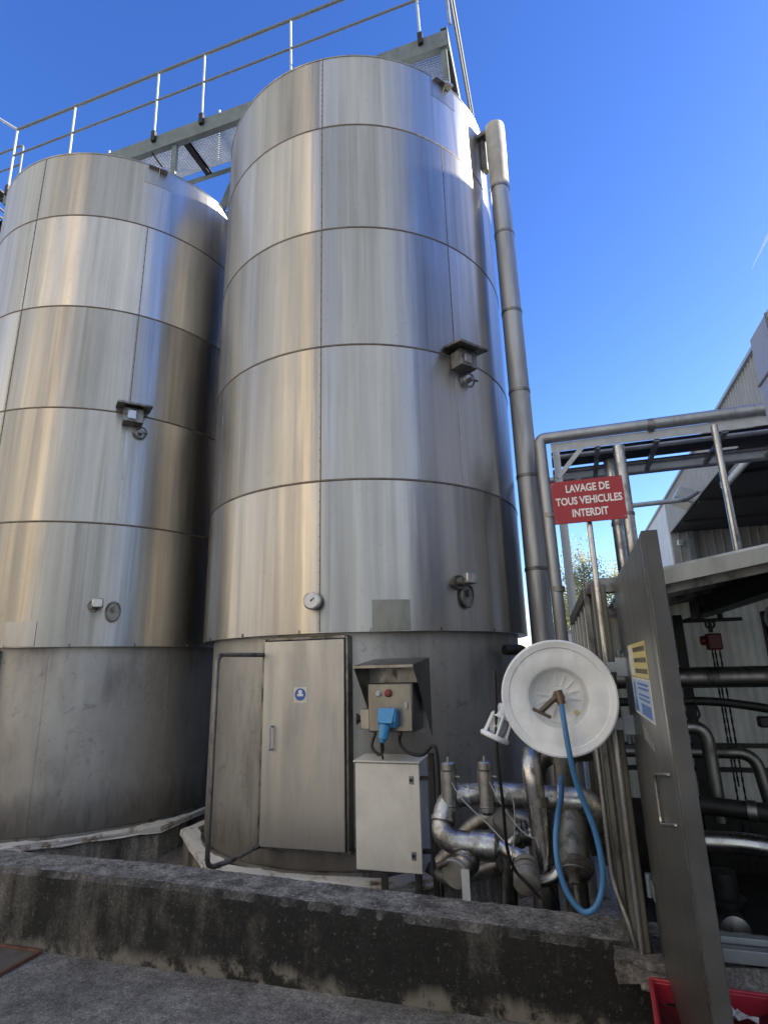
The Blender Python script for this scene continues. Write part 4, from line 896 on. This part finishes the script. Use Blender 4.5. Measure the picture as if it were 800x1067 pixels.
    bm = NB()
    for q in range(5): bar(bm, L(xs_-0.001, 2.72-q*0.06, 1.40-q*0.011), L(xs_-0.001, 2.70-q*0.06, 1.34-q*0.004), 0.001, 0.006, up=(0, 1, 0))
    obj('scratch', bm, M['galvlight'], d)
shelter()

# pipes, valves and hoses inside the shelter
pipe_thing('process_pipe', 'thick dark horizontal pipe across the shelter just under the hoist', [(0.3, 4.9, 1.525), (2.8, 4.9, 1.52)], 0.075, M['oldpipe'], 0.1, [((1.9, 4.9, 1.52), (1, 0, 0))])
pipe_thing('process_pipe', 'thin black pipe sagging below the thick pipe in the shelter', [(0.3, 4.8, 1.36), (0.95, 4.8, 1.365), (1.25, 4.8, 1.32), (2.6, 4.8, 1.05)], 0.03, M['darkmetal'], 0.3)
pipe_thing('process_pipe', 'mid-height dark pipe that turns downward at the right of the shelter', [(0.3, 4.95, 1.0), (1.20, 4.95, 1.0), (1.30, 4.95, 0.2)], 0.042, M['oldpipe'], 0.12)
pipe_thing('process_pipe', 'low dark pipe with a shiny elbow at the right edge of the shelter', [(0.35, 4.2, 0.60), (0.90, 4.2, 0.60), (1.12, 4.15, 0.58), (1.22, 4.0, 0.42), (1.3, 3.9, 0.1)], 0.06, M['pipe'], 0.12, [((1.16, 4.12, 0.54), (0.5, -0.5, -0.5))])
def hoist():
    t = thing('chain_hoist', 'small red chain hoist hanging from the beam inside the shelter', 'hoist', (1.06, 4.95, 2.0))
    bm = NB(); box(bm, (-0.062, 0, 0.03), (0.012, 0.12, 0.16)); box(bm, (0.078, 0, 0.03), (0.012, 0.12, 0.16)); cyl(bm, (-0.19, 0, -0.06), (0.22, 0, -0.06), 0.014, 12)
    for s in (-0.05, 0.066): cyl(bm, (s, 0.035, 0.03), (s*0.5, 0.035, 0.03), 0.03, 16)
    obj('trolley', bm, M['darkmetal'], t)
    bm = NB(); cyl(bm, (0, 0, -0.06), (0, 0, -0.15), 0.014, 12); torus(bm, (0, 0, -0.09), (0, 1, 0), 0.03, 0.008, 18, 8); obj('hook', bm, M['darkmetal'], t)
    bm = NB(); box(bm, (0.005, 0, -0.22), (0.10, 0.10, 0.12)); cyl(bm, (-0.045, 0, -0.21), (-0.085, 0, -0.21), 0.035, 16); b = obj('body', bm, M['reddark'], t, 0.012)
    for x in (-0.015, 0.035, 0.01):
        bm = NB(); z0 = -0.27; k = 0
        zend = -1.75 if x != 0.01 else -1.2
        while z0 > zend:
            torus_m = NB(); 
            a = (1, 0, 0) if k % 2 else (0, 1, 0)
            for i in range(1): tube(bm, [(x, 0.02*(x == 0.01), z0), (x, 0.02*(x == 0.01), z0-0.035)], 0.0075 if k % 2 else 0.0055, 6)
            torus_m.free(); z0 -= 0.033; k += 1
        obj('chain', bm, M['black'], t)
hoist()
pipe_thing('process_pipe', 'dark upright pipe with a bent top at the left inside the shelter', [(0.55, 4.6, 0.08), (0.55, 4.6, 1.18), (0.85, 4.6, 1.22), (0.85, 4.6, 0.62)], 0.045, M['oldpipe'], 0.12, [((0.55, 4.6, 0.9), (0, 0, 1))])
pipe_thing('process_pipe', 'dark sloping pipe crossing the lower right of the shelter', [(0.6, 4.5, 0.75), (1.6, 4.3, 0.70), (2.2, 4.2, 0.3)], 0.055, M['darkmetal'], 0.2, [((1.0, 4.42, 0.73), (1, -0.2, -0.05))])
t = thing('hand_valve', 'black hand valve sticking out on a pipe at the right edge of the shelter', 'valve', (1.27, 4.6, 1.24))
bm = NB(); box(bm, (0, 0, 0), (0.20, 0.07, 0.07)); obj('body', bm, M['darkmetal'], t, 0.012)
bm = NB(); cyl(bm, (0, 0, -0.03), (0, 0, -0.18), 0.012, 10); obj('stem', bm, M['darkmetal'], t)
bm = NB(); torus(bm, (0, 0, -0.18), (0, 0, 1), 0.05, 0.008, 24, 8); obj('hand_wheel', bm, M['darkmetal'], t)
bm = NB(); tube(bm, spline([(0.72, 4.75, 1.42), (0.78, 4.72, 1.25), (0.85, 4.74, 1.27), (0.83, 4.78, 1.38)]), 0.008, 8)
tag(obj('cable_loop', bm, M['black']), 'black cable loop tied round the thin pipe in the shelter', 'cable')
def stand_pipe(name, label, loc, mat, h, r):
    t = thing(name, label, 'pump', loc)
    bm = NB(); disc_stack(bm, (0, 0, 0), (0, 0, 1), [(r, 0), (r, h*0.5), (r*1.25, h*0.52), (r*1.25, h*0.6), (r*0.9, h*0.62), (r*0.85, h), (0, h*1.04)], 24); obj('motor', bm, mat, t)
    bm = NB(); disc_stack(bm, (0, -r*1.2, r*0.9), (0, -1, 0), [(r*0.5, -r), (r*0.9, -0.05), (r*0.9, 0.06), (r*0.4, 0.08), (0, 0.08)], 24); obj('pump_head', bm, M['oldpipe'], t)
stand_pipe('pump', 'dark pump standing on the floor deep inside the shelter', (0.75, 4.3, 0.08), M['darkmetal'], 0.34, 0.09)
stand_pipe('pump', 'dark pump with steel head at the right edge inside the shelter', (1.15, 4.0, 0.08), M['oldpipe'], 0.30, 0.10)
t = thing('wall_lamp', 'small bulkhead lamp fixed high on the back of the shelter', 'lamp', (1.62, 5.2, 1.95))
bm = NB(); disc_stack(bm, (0, 0, 0), (0, -1, -0.1), [(0.11, 0), (0.11, 0.04), (0.09, 0.07), (0, 0.08)], 24); obj('lens', bm, M['glass'], t)
bm = NB(); torus(bm, (0, 0, 0), (0, -1, -0.1), 0.11, 0.015, 28, 8); obj('lamp_ring', bm, M['galvlight'], t)

# ------------------------------------------------------------------ red crate with scraps
def crate():
    t = thing('plastic_crate', 'red plastic crate on the ground under the open steel door', 'crate', (0.42, 2.93, 0.0), R(-3))
    W, D, H, w = 0.44, 0.36, 0.31, 0.012
    bm = NB()
    def side(cx, cy, sx, sy):
        box(bm, (cx, cy, H-0.035), (sx, sy, 0.07)); box(bm, (cx, cy, 0.03), (sx, sy, 0.06))
        n = 7; L_ = max(sx, sy)
        for k in range(n):
            o = -L_/2 + L_*(k+0.5)/n; c = (cx+o, cy, H/2-0.002) if sx > sy else (cx, cy+o, H/2-0.002)
            box(bm, c, (0.022, sy*0.9, H-0.135) if sx > sy else (sx*0.9, 0.022, H-0.135))
    side(0, -D/2, W, w); side(0, D/2, W, w); side(-W/2, 0, w, D-w*1.02); side(W/2, 0, w, D-w*1.02)
    box(bm, (0, 0, 0.008), (W-w*1.1, D-w*1.1, 0.012))
    body = obj('body', bm, M['redplastic'], t, 0.003)
    bm = NB()
    for cy, sx, cx, sy in ((-D/2-0.008, W+0.03, 0, 0.018), (D/2+0.008, W+0.03, 0, 0.018)): box(bm, (cx, cy, H), (sx, sy, 0.022))
    for cx in (-W/2-0.008, W/2+0.008): box(bm, (cx, 0, H), (0.018, D-0.004, 0.022))
    obj('rim', bm, M['redplastic'], t, 0.004)
    bm = NB(); box(bm, (0, 0, 0.14), (W-0.03, D-0.03, 0.2)); bmesh.ops.subdivide_edges(bm, edges=bm.edges, cuts=6, use_grid_fill=True)
    r2 = random.Random(5)
    for v in bm.verts:
        if v.co.z > 0.2: v.co.z += r2.uniform(-.02, .02)
    o = obj('rag_heap', bm, M['reddark'], None); tag(o, 'heap of dark red rags filling the red crate', 'rags'); o.location = (0.42, 2.93, 0.0)
crate()
for k, (x, y, z, lab) in enumerate(((0.50, 3.02, 0.275, 'upper left scrap of white paper lying in the red crate'), (0.545, 3.00, 0.275, 'upper right scrap of white paper lying in the red crate'), (0.46, 2.90, 0.275, 'lower left scrap of white paper lying in the red crate'), (0.51, 2.895, 0.275, 'lower right scrap of white paper lying in the red crate'))):
    bm = NB(); bmesh.ops.create_grid(bm, x_segments=4, y_segments=3, size=0.028); r2 = random.Random(k+40)
    for v in bm.verts: v.co.z += r2.uniform(-.008, .012); v.co.x *= 0.8
    o = obj('paper_scrap', bm, M['paper'], smooth=0); o.location = (x, y, z); o.rotation_euler = (0.1, 0.1, k*1.3); sd = o.modifiers.new('t', 'SOLIDIFY'); sd.thickness = 0.002
    tag(o, lab, 'paper', 'paper scraps in the red crate')

# ------------------------------------------------------------------ steel plate set in the ground at the lower left
t = thing('steel_cover', 'rusty steel drain cover let into the asphalt at the lower left corner', 'drain cover', (-3.75, 3.05, 0))
bm = NB(); box(bm, (0, 0, 0.006), (0.90, 0.42, 0.012)); obj('plate', bm, M['rustplate'], t, 0.003)
bm = NB(); box(bm, (0.463, 0, 0.010), (0.025, 0.45, 0.022)); box(bm, (0, 0.223, 0.010), (0.90, 0.025, 0.022)); obj('rusty_frame', bm, M['rust'], t, 0.004)

# ------------------------------------------------------------------ warehouse on the right
def warehouse():
    t = thing('warehouse', 'large grey corrugated warehouse with a dark covered dock on the right', 'building', (6.46, 20, 0))
    k = 6.46/5.9
    X0 = 6.46; YF = 32.8*k; ZE = 1.65+(10.08-1.65)*k; ZL = 1.65+(8.2-1.65)*k; YN = 0.5; XR = 20.0
    L = lambda *p: Vector(p) - Vector((6.46, 20, 0))
    def corr_x(bm, x, y0, y1, z0, z1, pitch=0.30, dep=0.05, sgn=-1):
        n = int((y1-y0)/pitch); pts = []
        for i in range(n):
            y = y0+i*pitch; pts += [(y, 0), (y+pitch*.55, 0), (y+pitch*.65, dep), (y+pitch*.9, dep)]
        pts.append((y1, 0))
        va = [bm.verts.new(L(x+sgn*d, y, z0)) for y, d in pts]; vb = [bm.verts.new(L(x+sgn*d, y, z1)) for y, d in pts]
        for i in range(len(pts)-1): bm.faces.new((va[i], va[i+1], vb[i+1], vb[i]))
    def corr_y(bm, y, x0, x1, z0, z1, pitch=0.45, dep=0.05):
        n = int((x1-x0)/pitch); pts = []
        for i in range(n):
            x = x0+i*pitch; pts += [(x, 0), (x+pitch*.75, 0), (x+pitch*.80, dep), (x+pitch*.95, dep)]
        pts.append((x1, 0))
        va = [bm.verts.new(L(x, y-d, z0)) for x, d in pts]; vb = [bm.verts.new(L(x, y-d, z1)) for x, d in pts]
        for i in range(len(pts)-1): bm.faces.new((va[i], va[i+1], vb[i+1], vb[i]))
    bm = NB(); corr_x(bm, X0, YN, YF, ZL, ZE-0.12); o = obj('fascia_cladding', bm, M['corr'], t, smooth=0)
    bm = NB(); box(bm, L(X0-0.03, (YN+YF+14)/2, ZE-0.06), (0.22, YF-YN+14, 0.12)); obj('eave_trim', bm, M['galvlight'], t)
    bm = NB(); box(bm, L((X0+XR)/2, (YN+YF+14)/2, ZE+0.02), (XR-X0, YF-YN+14, 0.05)); obj('roof', bm, M['ceil'], t)
    bm = NB(); box(bm, L((X0+XR)/2+0.02, (YN+YF)/2, ZL+0.04), (XR-X0-0.05, YF-YN, 0.06))
    for q in range(9): box(bm, L((X0+XR)/2, YF-3-q*4.2, ZL-0.06), (XR-X0-0.2, 0.12, 0.13))
    obj('dock_ceiling', bm, M['ceil'], t)
    bm = NB(); corr_y(bm, YF, X0, XR, -0.42, ZL+0.01); obj('dock_back_wall', bm, M['corr'], t, smooth=0)
    bm = NB(); box(bm, L(X0-0.02, YF+7, ZE/2-0.2), (0.1, 13.9, ZE-0.12)); obj('end_wall', bm, M['wallwhite'], t)
    bm = NB(); box(bm, L(XR, (YN+YF)/2, ZE/2-0.3), (0.2, YF-YN, ZE+0.3)); obj('far_wall', bm, M['wallgrey'], t)
    bm = NB(); box(bm, L((X0+XR)/2, YN, ZE/2-0.3), (XR-X0, 0.2, ZE+0.3)); obj('near_wall', bm, M['wallgrey'], t)
    bm = NB(); box(bm, L(X0+0.4, 6.8, ZL/2-0.2), (0.2, 12.4, ZL+0.38)); obj('side_wall', bm, M['wallwhite'], t)
    for y in (10.5, 35.0):
        bm = NB(); box(bm, L(X0+0.9, y if y < 30 else YF-0.4, ZL/2-0.2), (0.3, 0.3, ZL+0.3)); obj('dock_column', bm, M['galv'], t)
    return k
kW = warehouse()
def wc(x, y, z): return (x*kW, y*kW, 1.65+(z-1.65)*kW)
t = thing('flood_lamp', 'grey floodlight on the lower edge of the warehouse fascia', 'floodlight', wc(5.62, 27.0, 8.55))
bm = NB(); box(bm, (0, 0, 0), (0.9, 1.5, 0.55), rot=Matrix.Rotation(0.5, 3, 'Y')); obj('housing', bm, M['galvlight'], t, 0.03)
bm = NB(); box(bm, (0.35, 0, -0.2), (0.6, 0.12, 0.12)); obj('bracket', bm, M['darkmetal'], t)
bm = NB(); box(bm, (-0.14, 0, -0.27), (0.7, 1.3, 0.03), rot=Matrix.Rotation(0.5, 3, 'Y')); obj('lens', bm, M['glass'], t)
t = thing('strip_light', 'long tubular strip light under the dark dock ceiling', 'ceiling light', wc(6.35, 22.0, 8.08))
bm = NB(); box(bm, (0, 0, 0.06), (0.3, 3.6, 0.1)); obj('tray', bm, M['galvlight'], t, 0.02)
bm = NB(); cyl(bm, (0, -1.75, -0.08), (0, 1.75, -0.08), 0.14, 16); obj('tube_cover', bm, M['white'], t)
pipe_thing('crossing_pipe', 'thin grey pipe crossing to the warehouse below the floodlight', [(-1.0, 21.9, 7.1), (4.6, 21.9, 7.2), (6.3, 27.5, 8.9)], 0.09, M['galvlight'], 0.3)
t = thing('alarm_box', 'small white alarm siren on the dock back wall', 'alarm', wc(6.25, 32.55, 7.6))
bm = NB(); box(bm, (0, 0, 0), (0.3, 0.2, 0.3)); obj('case', bm, M['white'], t, 0.03)
bm = NB(); cyl(bm, (0, -0.1, 0), (0, -0.2, 0), 0.1, 16, 0.13); obj('horn', bm, M['galvlight'], t)

# pale blue-grey clad cooling unit at the right edge, standing on the bridge level
t = thing('clad_duct', 'pale blue-grey clad metal duct jutting in at the right edge above the pipe bridge', 'duct', (1.46, 4.2, 3.8))
bm = NB(); prism(bm, [(0.0, 0, 0.03), (1.6, 0, 0.03), (1.6, 0, -2.2), (0.0, 0, -1.02)], (0, -1.1, 0)); obj('casing', bm, M['bluebox'], t, 0.01)
bm = NB(); box(bm, (-0.004, -0.55, -0.33), (0.012, 1.1, 0.014)); box(bm, (-0.004, -0.36, -0.15), (0.012, 0.014, 0.34)); obj('joint_strip', bm, M['galv'], t)

# ------------------------------------------------------------------ distance: trees, white wall
def tree(name, label, x, y, h, w, seed, nleaf=5200, trunk=0.25):
    t = thing(name, label, 'tree', (x, y, -0.42)); r = random.Random(seed)
    bm = NB(); tube(bm, spline([(0, 0, 0), (0.1, 0, h*.3), (-0.1, 0.1, h*.6), (0, 0, h*.93)]), lambda q: trunk*(1-q*0.92), 10)
    limbs = []
    for k in range(26):
        z = h*(0.18+0.7*k/26); a = r.uniform(0, 2*PI); ln = w*(1.0-0.72*(z/h))*r.uniform(.6, 1.05)
        e = Vector((math.cos(a)*ln, math.sin(a)*ln, z+ln*r.uniform(.4, 1.0))); limbs.append((Vector((0, 0, z)), e)); tube(bm, [(0, 0, z), (e*0.5+Vector((0, 0, z*.5))), e], lambda q: 0.07*(1-q)+0.012, 6)
    obj('trunk', bm, M['bark'], t)
    bm = NB(); cl = []
    for a, e in limbs:
        for q in range(5): cl.append((a.lerp(e, r.uniform(.35, 1.05)) + Vector((r.gauss(0, .3), r.gauss(0, .3), r.gauss(0, .3))), r.uniform(.4, 1.1)))
    for k in range(nleaf):
        c, s = r.choice(cl); p = c + Vector((r.gauss(0, s*.6), r.gauss(0, s*.6), r.gauss(0, s*.6))); q = r.uniform(.05, .12)
        u = Vector((r.uniform(-1, 1), r.uniform(-1, 1), r.uniform(-1, 1))).normalized(); v = u.orthogonal().normalized()
        bm.faces.new([bm.verts.new(p+u*q), bm.verts.new(p+v*q*.6), bm.verts.new(p-u*q), bm.verts.new(p-v*q*.6)])
    obj('crown', bm, M['leaf'], t, smooth=0)
tree('poplar_tree', 'airy yellow-green spring tree rising behind the shelter below the red sign', 1.9, 46, 10.8, 3.2, 4, 9000)
tree('poplar_tree', 'smaller pale green tree at the right of the airy one, behind the sign post', 4.6, 52, 10.6, 3.0, 8, 5000)
tree('poplar_tree', 'low pale green tree at the left of the airy one, beside the grey duct', 0.3, 50, 8.2, 2.8, 13, 6000)
t = thing('white_shed', 'small white shed far off between the duct and the shelter', 'building', (0.3, 34, -0.42))
bm = NB(); box(bm, (0, 0, 1.85), (3.0, 2.5, 3.7)); obj('wall', bm, M['wallwhite'], t)
bm = NB(); box(bm, (0, 0, 3.75), (3.2, 2.7, 0.1)); obj('roof', bm, M['galvlight'], t)

# thin contrail high in the sky
bm = NB(); rr = random.Random(2)
pts = [(747+11*q+rr.uniform(-1, 1), 1996-16.6*q, 1307.5+18*q+rr.uniform(-1, 1)) for q in range(6)]
tube(bm, pts, lambda q: 0.8+4.2*q, 8)
m_, n_, l_, p_ = newmat('cloud_white'); p_.inputs['Base Color'].default_value = (0.9, 0.9, 0.9, 1); p_.inputs['Roughness'].default_value = 1; p_.inputs['Alpha'].default_value = 0.2
tag(obj('contrail', bm, m_), 'short white streak of cloud in the blue sky at the right edge', 'cloud')

# ------------------------------------------------------------------ unseen buildings and towers added behind the viewpoint for the steel to reflect
def simple_building(name, label, c, s, wall, rows, cols, face):
    t = thing(name, label, 'building', (c[0], c[1], 0))
    bm = NB(); box(bm, (0, 0, s[2]/2-0.3), (s[0], s[1], s[2]+0.6)); obj('wall', bm, wall, t)
    bm = NB(); box(bm, (0, 0, s[2]+0.1), (s[0]+0.5, s[1]+0.5, 0.2)); obj('roof', bm, M['ceil'], t)
    for i in range(cols):
        for j in range(rows):
            bm = NB(); q = (i+0.5)/cols-0.5; z = s[2]*(j+0.55)/rows
            if face == 'x': box(bm, (s[0]/2+0.01, q*s[1], z), (0.06, 1.4, 1.3))
            else: box(bm, (q*s[0], s[1]/2+0.01, z), (1.4, 0.06, 1.3))
            obj('window', bm, M['darkmetal'], t)
simple_building('reflection_building', 'long pale unseen building added across the yard for warm reflections', (-32, 8), (8, 24, 9), M['wallwarm'], 2, 8, 'x')  # building added out of view for general warm light
t = thing('reflection_hall', 'unseen panelled hall added behind the viewpoint as a sunlit reflector', 'building', (-17, -9, 0), R(-45))  # hall added out of view and turned sunward to reflect light
bm = NB(); box(bm, (0, -4, 5.7), (26, 8, 12)); obj('wall', bm, M['wallwarm'], t)
bm = NB(); box(bm, (0, -4, 11.8), (26.4, 8.4, 0.2)); obj('roof', bm, M['ceil'], t)
rr = random.Random(21); x = -12.5
while x < 12:
    w = rr.uniform(0.4, 1.5); bm = NB(); box(bm, (x+w/2, 0.02, 5.7), (w, 0.12, 11.4)); obj('streak_panel', bm, rr.choice([M['wallgrey'], M['wallgrey'], M['wallwarm']]), t); x += w + rr.uniform(0.8, 2.6)  # panels differ in tone to draw upright streaks in the steel
def tower(label, x, y, w, h, deg):  # towers added out of view as bright sources for streaks in steel
    t = thing('reflection_tower', label, 'tower', (x, y, 0), R(deg))
    bm = NB(); box(bm, (0, 0, h/2-0.2), (w, w, h+0.4)); obj('shaft', bm, M['towerpaint'], t)
    bm = NB(); box(bm, (0, 0, h+0.15), (w+0.2, w+0.2, 0.3)); obj('cap', bm, M['galv'], t)
    for z in range(3, int(h), 3):
        bm = NB(); box(bm, (0, 0, z), (w+0.04, w+0.04, 0.06)); obj('string_course', bm, M['galv'], t)
tower('square pale tower added behind the viewpoint for gold streaks in the steel', -9.4, -11.5, 1.2, 27, -50)
tower('slimmer square pale tower added before the panelled hall for a narrower streak', -14.0, -8.4, 0.6, 19, -55)
tower('slender pale mast tower added farthest behind the viewpoint for a thin streak', -13.5, -13.2, 0.5, 24, -50)

# ------------------------------------------------------------------ sky, sun, camera
EL, AZ = 22.0, 66.0      # sun elevation; azimuth clockwise from +Y
W = bpy.data.worlds.new('World'); S.world = W; W.use_nodes = True
n, l = W.node_tree.nodes, W.node_tree.links
sky = n.new('ShaderNodeTexSky'); sky.sky_type = 'NISHITA'; sky.sun_disc = False
sky.sun_elevation = R(EL); sky.sun_rotation = R(AZ); sky.altitude = 100; sky.air_density = 1.0; sky.dust_density = 0.4; sky.ozone_density = 3.0
hs = n.new('ShaderNodeHueSaturation'); hs.inputs['Hue'].default_value = 0.519; hs.inputs['Saturation'].default_value = 1.25; hs.inputs['Value'].default_value = 0.80; l.new(sky.outputs[0], hs.inputs['Color'])
# unseen cloud bank added behind the viewpoint to neutralise reflections and ambient light
tc = n.new('ShaderNodeTexCoord'); sx = n.new('ShaderNodeSeparateXYZ'); l.new(tc.outputs['Generated'], sx.inputs[0])
side = ramp_out(n, l, math_(n, l, 'ADD', math_(n, l, 'MULTIPLY', math_(n, l, 'ADD', sx.outputs['Y'], math_(n, l, 'MULTIPLY', sx.outputs['X'], 0.5)), -0.5), 0.5), [(0.47, 0.0), (0.63, 1.0)])
mp = n.new('ShaderNodeMapping'); mp.inputs['Scale'].default_value = (2.2, 2.2, 3.0); l.new(tc.outputs['Generated'], mp.inputs['Vector'])
cn = noise(n, l, mp.outputs['Vector'], 1.3, 7, 0.62, 0.6)
cover = math_(n, l, 'MULTIPLY', side, ramp_out(n, l, cn, [(0.36, 0.35), (0.58, 1.0)]))
cl = mix(n, l, cover, hs.outputs[0], (2.0, 2.05, 1.98))
l.new(cl, n['Background'].inputs['Color']); n['Background'].inputs['Strength'].default_value = 0.12

sd = bpy.data.lights.new('sun', 'SUN'); sd.energy = 4.5; sd.angle = R(0.53); sd.color = (1.0, 0.90, 0.76)
so = bpy.data.objects.new('sun', sd); C.objects.link(so)
d = Vector((math.sin(R(AZ))*math.cos(R(EL)), math.cos(R(AZ))*math.cos(R(EL)), math.sin(R(EL))))
so.rotation_euler = (-d).to_track_quat('-Z', 'Y').to_euler(); so.location = (30, 0, 40)

cd = bpy.data.cameras.new('camera'); cam = bpy.data.objects.new('camera', cd); C.objects.link(cam); S.camera = cam
cd.sensor_fit = 'HORIZONTAL'; cd.sensor_width = 36.0; cd.lens = 592.66/800*36; cd.clip_start = 0.05; cd.clip_end = 6000
cam.matrix_world = Matrix(((0.9541, 0.1018, 0.2819, 0), (0.2985, -0.2454, -0.9223, 0), (-0.0247, 0.9641, -0.2645, 1.65), (0, 0, 0, 1)))

S.view_settings.view_transform = 'Standard'; S.view_settings.look = 'None'; S.view_settings.gamma = 1.0; S.view_settings.use_curve_mapping = False
S.view_settings.exposure = 1.85
S.render.engine = 'CYCLES'
